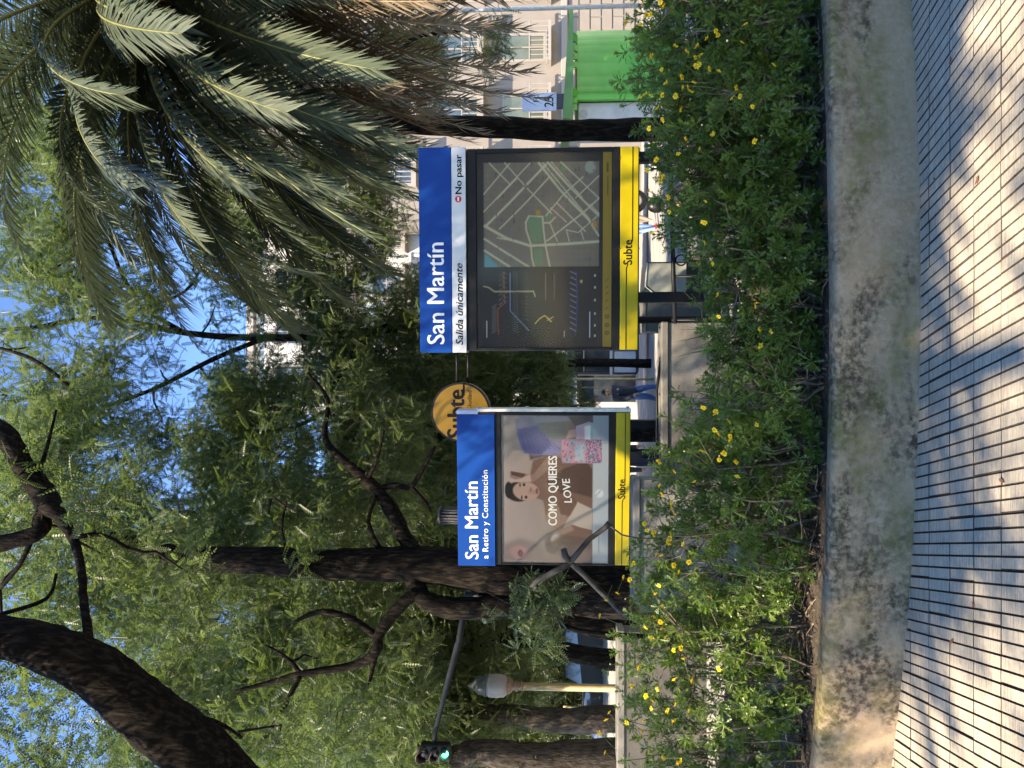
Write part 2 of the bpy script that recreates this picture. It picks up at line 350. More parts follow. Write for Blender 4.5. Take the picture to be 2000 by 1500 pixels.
# small dry leaves on the tiles
LM = []
for k in range(3):
    mb = MB(); r_ = random.Random(k + 50); pts = [(0, 0)]
    out = [(math.cos(t) * (.011 + .005 * r_.random()) * (1.6 if abs(math.cos(t)) > .7 else .8), math.sin(t) * .010) for t in np.linspace(0, 2 * math.pi, 9)[:-1]]
    mb.add([(0, 0, .004)] + [(x, y, .002 + abs(x) * .25) for x, y in out], [(0, i + 1, (i + 1) % 8 + 1) for i in range(8)]); LM.append(mb.mesh('fallen_leaf'))
M_fall = mat('rusty_dry_leaf', (.22, .06, .03), (.12, .06, .03), rough=.8, scale=40)
for n_, (U, V) in enumerate([(1500 - 118, 1836), (1500 - 350, 1806), (1500 - 352, 1885), (1500 - 1180, 1877), (1500 - 1252, 1838), (1500 - 760, 1985), (560, 1930)]):
    Y = 1.5 * FP / (V - 1195); p = P(U, V, Y); s_ = random.uniform(.5, .85)
    words = ['rust red dry leaf lying on the tiles nearest the wall at the palm side', 'tiny brown leaf in the shade at the foot of the wall', 'small brown leaf on a joint of the ribbed tiles', 'thin curled leaf stuck in a groove between ribs', 'small brown leaf close to the wall foot on bright ribs', 'little dark leaf at the near edge of the paving', 'brown leaf flat on a sunlit rib of the paving'][n_]
    o = ob('fallen_leaf', LM[n_ % 3], M_fall, loc=(p.x, Y, gz(Y) + .004), rot=(0, 0, random.uniform(0, 6)), label=words, cat='leaf', group='dry leaves on the ribbed tiles'); o.scale = (s_, s_, s_)
# ------------------------------------------------------------------ stairwell and parapets
mb = MB(); x0, x1, y0, y1 = HOLE; mb.box((x0 - .02, y0, gz(y0) - 3), (x0, y1, gz(y0) - .05)); mb.box((x1, y0, gz(y0) - 3), (x1 + .02, y1, gz(y0) - .05)); mb.box((x0, y1, gz(y1) - 3), (x1, y1 + .02, gz(y1) - .06)); mb.box((x0, y0, gz(y0) - 3), (x1, y0 + .02, gz(y0) - .06))
sw = ob('stairwell', mb, M_conc, kind='structure')
for k in range(11):
    mb = MB(); mb.box((x0 + .001, y1 - .32 * (k + 1), gz(y1) - .2 - .16 * (k + 1) - .3), (x1 - .001, y1 - .32 * k, gz(y1) - .1 - .16 * (k + 1))); ob('step', mb, M_conc, sw)
mb = MB(); mb.box((x0, y0 + .02, gz(y1) - 2.3), (x1, y1 - 3.52, gz(y1) - 2.0)); ob('landing', mb, M_conc, sw)
def pbox(t, name, U0, U1, V0, V1, Y, dep, mt, bev=0, to_ground=False, **k):
    """box whose front face fills pixels U0..U1 x V0..V1 at depth Y"""
    a = P(U0, V1, Y); b = P(U1, V0, Y); z0 = a.z if not to_ground else gz(Y) - .1
    mb = MB(); mb.box((a.x, Y, z0), (b.x, Y + dep, b.z), 0, bev); return ob(name, mb, mt, t, **k)
def parapet(U0, U1, V0, Y, dep, label, coping=True, mt=None):
    t = thing('parapet_wall', label, 'wall', (P((U0 + U1) / 2, V0, Y).x, Y, gz(Y)))
    pbox(t, 'wall_body', U0 + 2, U1 - 2, V0 + 14, 0, Y + .03, dep, mt or M_conc, .01, True)
    pbox(t, 'coping', U0, U1, V0, V0 + 14, Y, dep + .06, M_conc, .012); return t
parapet(322, 566, 1237, 8.0, .28, 'tall bare grey concrete parapet right below the poster sign')
parapet(584, 872, 1292, 8.9, .22, 'lower grey concrete parapet running behind the bushes toward the striped litter bin')
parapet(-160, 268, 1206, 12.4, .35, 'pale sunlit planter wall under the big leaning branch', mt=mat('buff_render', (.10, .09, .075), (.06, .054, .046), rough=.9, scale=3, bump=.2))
# ------------------------------------------------------------------ station signs
def seg_paint(C, S, T, pts, w_, c, soft=.5):
    """paint a polyline on a colour field; S, T and w_ share one unit"""
    for (a0, b0), (a1, b1) in zip(pts[:-1], pts[1:]):
        dx, dy = a1 - a0, b1 - b0; L2 = dx * dx + dy * dy + 1e-9
        t = np.clip(((S - a0) * dx + (T - b0) * dy) / L2, 0, 1); d = np.hypot(S - a0 - t * dx, T - b0 - t * dy)
        al = np.clip((w_ - d) / (w_ * soft) + .0, 0, 1)[..., None]; C[:] = C * (1 - al) + np.array(c) * al
def poly_paint(C, S, T, pts, c, soft=3.0, al0=1.0):
    inside = np.zeros(S.shape, bool); n = len(pts); dm = np.full(S.shape, 1e9)
    for i in range(n):
        (xa, ya), (xb, yb) = pts[i], pts[(i + 1) % n]
        cond = ((ya > T) != (yb > T)); xi = (xb - xa) * (T - ya) / ((yb - ya) if abs(yb - ya) > 1e-9 else 1e-9) + xa
        inside ^= cond & (S < xi)
        dx, dy = xb - xa, yb - ya; t = np.clip(((S - xa) * dx + (T - ya) * dy) / (dx * dx + dy * dy + 1e-9), 0, 1); dm = np.minimum(dm, np.hypot(S - xa - t * dx, T - ya - t * dy))
    sd = np.where(inside, dm, -dm); al = np.clip(sd / soft + .5, 0, 1)[..., None] * al0; C[:] = C * (1 - al) + np.array(c) * al
def blob(C, S, T, s, t, rs, rt, c, al0=1.0, rot=0.0, hard=3.0):
    a = S - s; b = T - t; ca, sa = math.cos(rot), math.sin(rot); u = (a * ca + b * sa) / rs; v = (-a * sa + b * ca) / rt
    al = np.clip((1 - np.hypot(u, v)) * hard, 0, 1)[..., None] * al0; C[:] = C * (1 - al) + np.array(c) * al
def vnoise(S, T, sc_, seed=0):
    r_ = np.random.default_rng(seed); out = np.zeros(S.shape)
    for k in range(7):
        a = r_.uniform(0, 6.28); f = sc_ * r_.uniform(.6, 1.9); out += np.sin(S * math.cos(a) * f + T * math.sin(a) * f + r_.uniform(0, 6.28))
    return out / 7
def print_sheet(name, paint, x0, x1, z0, z1, y, nx, nz, extent):
    """thin printed board with the print as colours of its surface"""
    sx = np.linspace(0, 1, nx); tz = np.linspace(0, 1, nz); S, T = np.meshgrid(sx, tz)
    C = paint(S * extent[0], T * extent[1])
    X = x0 + S * (x1 - x0); Z = z1 + T * (z0 - z1)
    v = np.stack([X, np.full_like(X, y), Z], -1).reshape(-1, 3); i = np.arange(nx * nz).reshape(nz, nx)
    f = np.stack([i[:-1, :-1], i[1:, :-1], i[1:, 1:], i[:-1, 1:]], -1).reshape(-1, 4)
    v = np.vstack([v, [(x0, y + .004, z0), (x1, y + .004, z0), (x1, y + .004, z1), (x0, y + .004, z1)]]); n0 = nx * nz
    f = np.vstack([f, [(n0, n0 + 1, n0 + 2, n0 + 3)], [(n0, i[-1, 0], i[-1, -1], n0 + 1)], [(n0 + 3, n0 + 2, i[0, -1], i[0, 0])]])
    cc = np.vstack([np.concatenate([C.reshape(-1, 3), np.ones((n0, 1))], 1), np.full((4, 4), .05)])
    return fast_mesh(name, v, f, color=cc)
L3 = lambda r, g, b: np.array(rgb(r, g, b))
def paint_map(S, T):
    # S 0..1230 left to right, T 0..860 top to bottom (measured on the photograph); maps x,y of the photo crop as S=1365-y, T=x-430
    q = lambda *pp: [(1365 - y, x - 430) for x, y in pp]
    C = np.zeros(S.shape + (3,)); C[:] = L3(58, 53, 52); n = vnoise(S, T, .02, 3)[..., None]; C *= 1 + .12 * n  # print colours dulled to carry the grey haze of reflections on the pane
    mk = np.zeros_like(S)
    poly_paint(C, S, T, q((475, 195), (475, 850), (1205, 850), (1205, 195)), L3(126, 110, 96), 3)
    inm = (S > 515) & (S < 1170) & (T > 45) & (T < 775)
    D = C.copy(); pale = L3(186, 174, 140)
    bl = (np.sin((S + T) * .085) > .2) ^ (np.sin((S - T) * .085) > .2); D[bl] *= .93; D *= (1 + .07 * vnoise(S, T, .05, 9)[..., None])
    poly_paint(D, S, T, q((480, 760), (480, 852), (570, 852)), L3(84, 140, 140), 3)
    poly_paint(D, S, T, q((750, 545), (775, 530), (845, 535), (845, 690), (780, 700)), L3(106, 128, 96), 4)
    poly_paint(D, S, T, q((795, 735), (850, 735), (850, 840), (800, 840)), L3(106, 126, 96), 4)
    poly_paint(D, S, T, q((865, 520), (905, 520), (900, 570), (870, 560)), L3(106, 126, 96), 4)
    poly_paint(D, S, T, q((955, 215), (985, 200), (1005, 230), (975, 260)), L3(104, 126, 92), 4)
    for w_, pp in [(5, ((475, 390), (640, 200))), (5, ((475, 500), (770, 200))), (9, ((488, 590), (640, 445), (870, 210))), (6, ((575, 610), (740, 450), (890, 290))),
                   (5, ((510, 195), (640, 330))), (5, ((608, 195), (740, 345), (905, 515))), (4, ((690, 290), (560, 420))),
                   (9, ((825, 200), (960, 370), (1180, 600))), (8, ((880, 195), (1010, 340), (1205, 535))), (5, ((850, 200), (1150, 560))), (4, ((905, 195), (1100, 420))),
                   (5, ((870, 530), (980, 400), (1105, 290))), (5, ((940, 450), (1120, 630))), (5, ((965, 195), (1205, 425))), (5, ((1060, 420), (1205, 285))), (4, ((900, 480), (1000, 570))),
                   (11, ((480, 590), (620, 670), (770, 718), (1000, 708), (1205, 695))), (8, ((478, 672), (600, 750), (760, 850))), (8, ((478, 745), (640, 850))),
                   (7, ((760, 535), (742, 570), (745, 620), (775, 710), (780, 790), (795, 852))), (7, ((850, 540), (855, 620), (868, 720), (895, 850))), (5, ((760, 530), (850, 535))),
                   (6, ((868, 695), (985, 605), (1110, 510), (1205, 425))), (4, ((1000, 620), (1075, 638), (1190, 540))), (4, ((1000, 620), (1018, 692))), (4, ((1090, 620), (1112, 690))), (4, ((895, 575), (942, 690))),
                   (5, ((855, 575), (895, 575), (930, 540))), (4, ((1150, 460), (1205, 520))), (7, ((1160, 590), (1205, 660))), (5, ((560, 665), (640, 680)))]:
        seg_paint(D, S, T, q(*pp), w_, pale, .5)
    blob(D, S, T, 1365 - 510, 820 - 430, 20, 18, L3(176, 132, 44)); blob(D, S, T, 1365 - 585, 1180 - 430, 26, 18, L3(176, 128, 76))
    blob(D, S, T, 1365 - 345, 742 - 430, 13, 13, L3(60, 54, 52)); blob(D, S, T, 1365 - 345, 742 - 430, 7, 7, L3(170, 160, 140))
    blob(D, S, T, 1365 - 230, 1150 - 430, 45, 40, L3(160, 160, 140), .8)
    rr = random.Random(4)
    for _ in range(60):
        s, t = rr.uniform(520, 1160), rr.uniform(60, 770); seg_paint(D, S, T, [(s, t), (s + rr.uniform(10, 26), t)], 3, L3(70, 66, 66), 1)
    C[inm] = D[inm]
    li = inm == False
    def sg(w_, c, *pp): seg_paint(C, S, T, q(*pp), w_, c, .7)
    sg(4, L3(168, 74, 52), (600, 885), (605, 1080), (560, 1120), (565, 1280)); sg(3.5, L3(112, 134, 160), (640, 890), (642, 1130), (760, 1255))
    sg(5, L3(178, 160, 124), (470, 972), (505, 980), (540, 1006), (790, 1006), (802, 1040)); sg(4, L3(204, 176, 96), (800, 1212), (830, 1180), (862, 1160), (880, 1175), (905, 1200)); sg(4, L3(196, 160, 92), (880, 1190), (915, 1170))
    sg(4, L3(66, 74, 126), (1062, 885), (1070, 1100), (1058, 1285)); sg(3, L3(190, 190, 190), (490, 1195), (490, 1298)); sg(4, L3(204, 204, 204), (1150, 1140), (1148, 1298)); sg(3, L3(190, 190, 190), (986, 1258), (986, 1298))
    for k in range(11): sg(2.5, L3(136, 146, 176), (1062, 900 + k * 36), (1022 + 6 * (k % 2), 880 + k * 36))
    for k in range(26):
        y = 880 + k * 15; sg(3, L3(112, 108, 108), (590 if k < 14 else 550, y), ((570 if k % 2 else 620) if k < 14 else 525, y + 16)); sg(2, L3(104, 102, 106), (655, y), (690, y + 10))
        if k < 13: sg(2, L3(112, 108, 106), (735, 890 + k * 24), (760, 902 + k * 24))
    for xx in (868, 885, 905, 924): sg(2.2, L3(112, 106, 104), (xx, 890), (xx, 1060))
    for yy in (905, 980, 1060, 1145, 1220, 1285): sg(6, L3(196, 196, 196), (1182, yy), (1182, yy + 8))
    blob(C, S, T, 1365 - 945, 1095 - 430, 12, 8, L3(190, 176, 60))
    return C
def paint_gold(S, T):
    C = np.zeros(S.shape + (3,)); C[:] = L3(158, 124, 58); C *= 1 + .1 * vnoise(S, T, .01, 2)[..., None]
    for s in (90, 140, 195): blob(C, S, T, s, 28, 15, 15, L3(70, 56, 34)); blob(C, S, T, s, 28, 8, 8, L3(158, 124, 58))
    for s in (240, 290, 335, 375, 420): seg_paint(C, S, T, [(s, 20), (s + 14, 34)], 5, L3(90, 72, 40), 1)
    seg_paint(C, S, T, [(960, 30), (1080, 30)], 3.5, L3(84, 68, 40), 1); seg_paint(C, S, T, [(1110, 28), (1160, 28)], 11, L3(80, 62, 36), 1); return C
def paint_poster(S, T):
    # S 0..1045 left to right, T 0..745 top to bottom; crop (x,y) -> S=1370-y, T=x-570
    q = lambda *pp: [(1370 - y, x - 570) for x, y in pp]
    C = np.zeros(S.shape + (3,)); g = np.clip(T / 640, 0, 1)[..., None]; h = np.clip(S / 1045, 0, 1)[..., None]
    C[:] = L3(166, 148, 144) * (1 - g) + L3(112, 94, 88) * g; C[:] = C * (1 - h) + (L3(172, 154, 142) * (1 - g * .6)) * h
    P_ = lambda pts, c, s=6, a=1.0: poly_paint(C, S, T, q(*pts), np.array(L3(*c)), s, a); B = lambda x, y, rx, ry, c, a=1.0, rot=0.0, hd=3.: blob(C, S, T, 1370 - y, x - 570, ry, rx, L3(*c), a, rot, hd)
    # blurred companion figure at the far left
    P_([(575, 1365), (575, 1240), (700, 1190), (860, 1240), (880, 1300), (1210, 1300), (1210, 1368)], (124, 106, 104), 40, .8)
    B(690, 1290, 80, 55, (168, 124, 122), .8); B(700, 1300, 22, 30, (112, 58, 66), .9); B(930, 1230, 70, 90, (92, 84, 88), .9); B(950, 1200, 40, 50, (168, 160, 160), .8); B(1050, 1290, 90, 60, (86, 78, 82), .8)
    P_([(880, 1240), (1205, 1260), (1205, 1030), (1000, 1160)], (94, 74, 64), 30, .9)
    # figure: body, arm, neck, head
    P_([(760, 800), (790, 640), (900, 600), (1100, 650), (1205, 760), (1205, 1190), (1000, 1165), (880, 1050), (860, 900)], (118, 84, 70), 14)
    P_([(880, 1050), (1000, 1165), (1080, 1130), (1010, 1000), (920, 930)], (148, 114, 98), 14)
    P_([(1000, 1120), (1060, 1000), (1100, 930), (1205, 980), (1205, 1130), (1120, 1110), (1060, 1090)], (176, 160, 146), 8)
    P_([(985, 1020), (1050, 1030), (1100, 940), (1060, 880), (960, 930)], (110, 76, 62), 10)
    P_([(870, 800), (1000, 700), (1160, 640), (1205, 700), (1205, 900), (1050, 860), (930, 880)], (84, 60, 52), 12)
    P_([(800, 900), (960, 960), (980, 860), (880, 790)], (120, 88, 76), 10)
    B(690, 862, 100, 76, (44, 36, 38), 1, 0, 8); B(742, 858, 98, 70, (172, 136, 120), 1, .12, 8); B(620, 850, 30, 66, (40, 34, 36), 1, 0, 5)
    B(785, 862, 40, 22, (160, 118, 104), .8); B(742, 900, 12, 14, (60, 44, 42)); B(728, 812, 12, 14, (62, 46, 44)); B(775, 845, 9, 20, (140, 98, 86)); B(818, 858, 11, 27, (128, 66, 66), .95); B(712, 903, 6, 20, (62, 48, 46)); B(700, 815, 6, 18, (62, 48, 46))
    P_([(630, 720), (730, 735), (790, 740), (900, 610), (930, 680), (800, 790), (720, 800), (630, 760)], (140, 108, 96), 8); P_([(635, 715), (740, 735), (720, 765), (640, 745)], (92, 60, 52), 6)
    P_([(620, 790), (700, 795), (780, 790), (770, 740), (700, 770)], (176, 148, 134), 8)
    P_([(770, 640), (900, 600), (900, 500), (760, 560)], (96, 78, 74), 14)
    # jackets
    P_([(670, 400), (680, 470), (720, 580), (800, 610), (960, 590), (1000, 500), (990, 330), (700, 330), (665, 360)], (124, 116, 148), 14)
    P_([(680, 420), (690, 490), (730, 590), (850, 600), (930, 560), (900, 480), (820, 400)], (90, 92, 150), 10); P_([(850, 600), (960, 600), (990, 560), (930, 520)], (110, 112, 172), 6)
    P_([(800, 330), (1010, 330), (1020, 460), (940, 500), (850, 440)], (104, 116, 110), 24, .8); P_([(780, 330), (1140, 330), (1120, 360), (800, 380)], (136, 138, 158), 14)
    for k in range(8): seg_paint(C, S, T, q((700 + 30 * k, 430 + 10 * k), (740 + 34 * k, 560)), 4, L3(70, 74, 128), 1)
    # bags
    P_([(1030, 330), (1205, 330), (1205, 420), (1100, 420)], (104, 92, 92), 10)
    P_([(1090, 400), (1180, 370), (1270, 400), (1270, 490), (1240, 512), (1090, 500)], (196, 164, 184), 6); P_([(1175, 380), (1260, 400), (1265, 490), (1180, 505)], (96, 176, 196), 6); P_([(1150, 400), (1190, 390), (1190, 505), (1150, 500)], (206, 214, 216), 5)
    P_([(1020, 490), (1040, 430), (1085, 420), (1100, 470)], (198, 150, 138), 8)
    # light strip at the foot of the poster
    P_([(1208, 300), (1320, 300), (1320, 1400), (1208, 1400)], (164, 176, 182), 3)
    P_([(990, 500), (1005, 490), (1265, 492), (1272, 650), (1250, 660), (1000, 658), (990, 640)], (176, 130, 152), 5)
    bag = (S > 1370 - 655) & (S < 1370 - 495) & (T > 425) & (T < 700)
    n = vnoise(S, T, .11, 5); n2 = vnoise(S, T, .16, 8)
    C[bag & (n > .22)] = L3(206, 126, 150); C[bag & (n < -.24)] = L3(110, 168, 186); C[bag & (n2 > .3)] = L3(164, 60, 96); C[bag & (T > 590) & (n2 < -.1)] = L3(96, 104, 140)
    P_([(1080, 505), (1140, 505), (1150, 640), (1080, 650)], (150, 196, 204), 18, .6)
    B(1255, 870, 34, 34, (204, 210, 214), .9); seg_paint(C, S, T, q((1232, 885), (1262, 850)), 6, L3(120, 134, 150), 1)
    seg_paint(C, S, T, q((1252, 1290), (1252, 1150)), 3, L3(96, 104, 112), 1)
    gr = C.mean(-1, keepdims=True); C[:] = (C * .78 + gr * .22) * .74
    C *= 1 + .05 * vnoise(S, T, .02, 12)[..., None]
    return C
def frame_map(d):
    k = (P(1750, 1000, d).x - P(750, 1000, d).x) / 1000
    return (lambda U: (U - 750) * k), (lambda V: P(750, V, d).z)
def sign_core(t, d, U0, U1, head, frame, board, yellow, depth=.20):
    X, Z = frame_map(d)
    def bx(name, u0, u1, v0, v1, y0, y1, mt, bev=.004, parent=t, **k):
        mb = MB(); mb.box((X(u0), d + y0, Z(v1)), (X(u1), d + y1, Z(v0)), 0, bev); return ob(name, mb, mt, parent, **k)
    return X, Z, bx
d1 = 7.3
X, Z = frame_map(d1)
s1 = thing('station_sign', 'larger station sign with blue San Martín header, white Salida únicamente band and two maps', 'sign', (X(1012), d1, gz(d1)))
X, Z, bx = sign_core(s1, d1, 812, 1210, 0, 0, 0, 0)
bx('header_panel', 812, 1210, 820, 883, -.035, .2, M_blue)
bx('white_band', 812, 1210, 883.4, 911, -.033, .2, M_white)
bx('cabinet', 815, 1208, 911.5, 1249, .02, .19, M_black, .01)
for nm, a in (('frame_rail', (816, 1207, 913, 931)), ('frame_rail', (816, 1207, 1196.5, 1210)), ('frame_stile', (816, 821, 931.5, 1196)), ('frame_stile', (1199, 1207, 931.5, 1196))): bx(nm, *a, -.012, .02, M_black)
ob('map_board', print_sheet('map_board', paint_map, X(821), X(1199), Z(1196), Z(931.5), d1 + .012, 246, 172, (1230, 860)), M_print, s1)
ob('symbol_strip', print_sheet('symbol_strip', paint_gold, X(822), X(1198), Z(1194.5), Z(1177.5), d1 + .006, 246, 12, (1230, 55)), M_print, s1)
mb = MB(); mb.box((X(821.5), d1 - .004, Z(1196)), (X(1198.5), d1 - .001, Z(932))); ob('glass_pane', mb, M_glass, s1)
bx('base_panel', 817, 1206, 1211, 1246, -.022, .02, M_yellow)
def line(t, X, Z, y, pts, w_, nm='stripe'):
    mb = MB()
    for (a, b), (c, e) in zip(pts[:-1], pts[1:]):
        p0 = Vector((X(a), Z(b))); p1 = Vector((X(c), Z(e))); n_ = (p1 - p0).normalized(); r_ = Vector((-n_.y, n_.x)) * w_; p0 -= n_ * w_ * .4; p1 += n_ * w_ * .4
        mb.poly([p0 - r_, p1 - r_, p1 + r_, p0 + r_], y, 0, .003)
    ob(nm, mb, M_ink, t)
line(s1, X, Z, d1 - .0215, [(817.5, 1223), (974, 1223), (982, 1226)], .0045)
line(s1, X, Z, d1 - .0215, [(1026, 1234.6), (1205.5, 1234.6)], .0045)
def tx(t, X, Z, body, u0, u1, v0, v1, y, mt, heavy=0.0, **k):
    me = text_mesh(body, X(u0), X(u1), Z(v1), Z(v0), y, **k); nw = len(body.split()); n = len(me.vertices)
    co = np.empty(n * 3, np.float32); me.vertices.foreach_get('co', co); co = co.reshape(-1, 3); fs = [tuple(p.vertices) for p in me.polygons]
    xs = co[:, 0] - (co[:, 2] - Z(v1)) * k.get('shear', 0) * 1.0; iv = sorted((min(xs[list(f)]), max(xs[list(f)])) for f in fs); gaps = []; hi = iv[0][1]
    for lo_, h_ in iv:
        if lo_ > hi: gaps.append((lo_ - hi, (lo_ + hi) / 2))
        hi = max(hi, h_)
    cuts = sorted(g[1] for g in sorted(gaps, reverse=True)[:nw - 1])
    for wi in range(nw):
        a_ = cuts[wi - 1] if wi else -1e9; b_ = cuts[wi] if wi < nw - 1 else 1e9
        sel = [f for f in fs if a_ < xs[f[0]] < b_]; used = sorted({i for f in sel for i in f}); ix = {u: q for q, u in enumerate(used)}; mb = MB()
        for q, dx in enumerate((0,) if not heavy else (0, -heavy, heavy, 0)):
            dz = heavy * .6 if q == 3 else 0; mb.add([(co[u][0] + dx, co[u][1] - .0004 * q, co[u][2] + dz) for u in used], [tuple(ix[i] for i in f) for f in sel])
        ob('lettering', mb, mt, t)
tx(s1, X, Z, 'San Martín', 829, 1026, 834.5, 868, d1 - .0348, M_letter, heavy=.0032)
tx(s1, X, Z, 'Salida únicamente', 827, 986, 890, 904, d1 - .0328, M_ink, shear=.22, heavy=.001)
tx(s1, X, Z, 'No pasar', 1120, 1195, 891, 907, d1 - .0328, M_ink, heavy=.002)
tx(s1, X, Z, 'Subte', 981, 1028, 1217, 1234, d1 - .0218, M_ink, heavy=.002)
mb = MB(); mb.poly([(X(1110) + .032 * math.cos(a), Z(896.5) + .032 * math.sin(a)) for a in np.linspace(0, 2 * math.pi, 25)[:-1]], d1 - .0328)
ns = ob('no_entry_symbol', mb, M_red, s1); mb = MB(); mb.box((X(1106), d1 - .0405, Z(898)), (X(1114), d1 - .0372, Z(895))); ob('bar', mb, M_letter, ns)
for u in (919, 1190):
    mb = MB(); mb.box((X(u) - .05, d1 + .05, gz(d1) - .1), (X(u) + .05, d1 + .15, Z(1249))); ob('post', mb, M_black, s1)
for u in (840, 1012, 1184):
    for v in (1209.5, 1247.2):
        mb = MB(); mb.tube([(X(u), d1 - .03, Z(v)), (X(u), d1 - .018, Z(v))], .008, 6); ob('screw', mb, M_iron, s1)
s1.rotation_euler.z = R(-3)
d2 = 9.4
X, Z = frame_map(d2)
s2 = thing('station_sign', 'smaller station sign reading San Martín a Retiro y Constitución over a fashion poster', 'sign', (X(546), d2, gz(d2)))
X, Z, bx = sign_core(s2, d2, 392, 700, 0, 0, 0, 0)
bx('header_panel', 392, 692, 894, 967, -.035, .2, M_blue)
bx('header_end_cap', 692.3, 700, 894, 935, -.03, .2, mat('pale_blue_plastic', (.42, .50, .66), rough=.35))
bx('cabinet', 393, 697, 967.4, 1231, .02, .19, M_black, .01)
for nm, a in (('frame_rail', (394, 696, 968, 979)), ('frame_rail', (394, 696, 1188.5, 1201)), ('frame_stile', (394, 396.5, 979.5, 1188)), ('frame_stile', (690, 696, 979.5, 1188))): bx(nm, *a, -.012, .02, M_black)
ob('poster', print_sheet('poster', paint_poster, X(396.5), X(690), Z(1188), Z(979.5), d2 + .012, 262, 190, (1045, 745)), M_print, s2)
mb = MB(); mb.box((X(397), d2 - .004, Z(1188)), (X(689.5), d2 - .001, Z(980))); ob('glass_pane', mb, M_glass, s2)
bx('base_panel', 396, 696, 1202, 1229.5, -.022, .02, M_yellow)
bx('edge_profile', 697.5, 703.5, 932, 1231, -.03, .12, M_alu, .004)
for v in (935, 1030, 1130, 1225):
    mb = MB(); mb.tube([(X(704), d2 + .03, Z(v)), (X(707), d2 + .03, Z(v))], .02, 8); ob('bolt', mb, M_alu, s2)
line(s2, X, Z, d2 - .0215, [(396.5, 1215), (520, 1215), (528, 1217)], .0045)
line(s2, X, Z, d2 - .0215, [(566, 1220), (695, 1220)], .0045)
tx(s2, X, Z, 'San Martín', 406, 560, 908, 934, d2 - .0348, M_letter, heavy=.0032)
tx(s2, X, Z, 'a Retiro y Constitución', 407, 583, 942, 957, d2 - .0348, M_letter, heavy=.0006, space=1.1)
tx(s2, X, Z, 'Subte', 528, 566, 1206.5, 1221, d2 - .0218, M_ink, heavy=.002)
M_pl = mat('poster_lettering', (.62, .62, .60), rough=.4)
tx(s2, X, Z, 'COMO QUIERES', 473, 610, 1071, 1091, d2 + .0115, M_pl, heavy=.003, th=.002)
tx(s2, X, Z, 'LOVE', 518, 566, 1100, 1115, d2 + .0115, M_pl, heavy=.002, th=.002, shear=.1, rot=.10)
for u in (420, 672):
    mb = MB(); mb.box((X(u) - .05, d2 + .05, gz(d2) - .1), (X(u) + .05, d2 + .15, Z(1231))); ob('post', mb, M_black, s2)
s2.rotation_euler.z = R(-5)
# round sign on two arms
d3 = 9.9; X, Z = frame_map(d3); cx, cz = X(695), Z(900); rr_ = 58.5 * (X(751) - X(750))
t = thing('round_sign', 'round yellow Subte sign with black rim half hidden behind the blue header', 'sign', (X(842), d3, gz(d3)))
def disc(name, r, y0, y1, mt, parent=t, r2=None, n=48):
    mb = MB(); mb.tube([(cx, y1, cz), (cx, y0, cz)], [r2 or r, r], n, 0, True, False); return ob(name, mb, mt, parent)
disc('drum', rr_, d3, d3 + .16, mat('weathered_grey_metal', (.16, .16, .15), (.25, .24, .22), rough=.5, scale=12)); disc('rim', rr_ * 1.0, d3 - .012, d3, M_black); disc('face', rr_ * .93, d3 - .018, d3 - .012, mat('amber_sign_face', rgb(122, 90, 5), rgb(106, 78, 4), rough=.35, scale=3))
tx(t, X, Z, 'Subte', 645, 738, 874, 907, d3 - .0182, M_ink, heavy=.009)
tx(t, X, Z, 'de la Ciudad', 664, 737, 913, 921, d3 - .0182, M_ink, bold=.0)
line(t, X, Z, d3 - .0182, [(728, 906), (752, 906)], .012)
for v in (891, 913):
    mb = MB(); mb.tube([(X(750), d3 + .08, Z(v)), (X(875), d3 + .08, Z(v))], .018, 8); ob('arm', mb, M_black, t)
mb = MB(); mb.tube([(X(875), d3 + .08, gz(d3) - .1), (X(875), d3 + .08, Z(870))], .05, 12); ob('post', mb, M_black, t)
t.rotation_euler.z = 0
# ribbed dark column top behind the poster sign
d4 = 10.4; X, Z = frame_map(d4)
t = thing('ribbed_column', 'dark ribbed metal column top rising behind the blue header next to the trunk', 'column', (X(492), d4, gz(d4)))
mb = MB(); mb.tube([(X(492), d4, gz(d4) - .1), (X(492), d4, Z(862))], .11, 20); ob('shaft', mb, M_iron, t)
for k in range(18):
    a = 2 * math.pi * k / 18; mb = MB(); p = Vector((X(492) + .115 * math.cos(a), d4 + .115 * math.sin(a), 0)); mb.tube([(p.x, p.y, Z(950)), (p.x, p.y, Z(862))], .012, 5); ob('rib', mb, M_iron, t)
mb = MB(); mb.lathe((X(492), d4, Z(862)), [(.128, -.01), (.13, .03), (.10, .045), (.0, .05)], 20); ob('cap', mb, M_iron, t)
# ------------------------------------------------------------------ street furniture
def U2X(U, d): return (U - 750) / FP * d * 1.0
def px(d): return d / FP
def pole(name, label, cat, U, d, V0, r_px, mt, group=None, Vb=None):
    x = P(U, V0, d).x; z0 = gz(d) - .05
    mb = MB(); mb.tube([(x, d, z0), (x, d, P(U, V0, d).z)], r_px * px(d), 10)
    return ob(name, mb, mt, None, label, cat, group)
M_tan = mat('tan_painted_pole', (.42, .31, .15), (.34, .24, .12), rough=.5, scale=6)
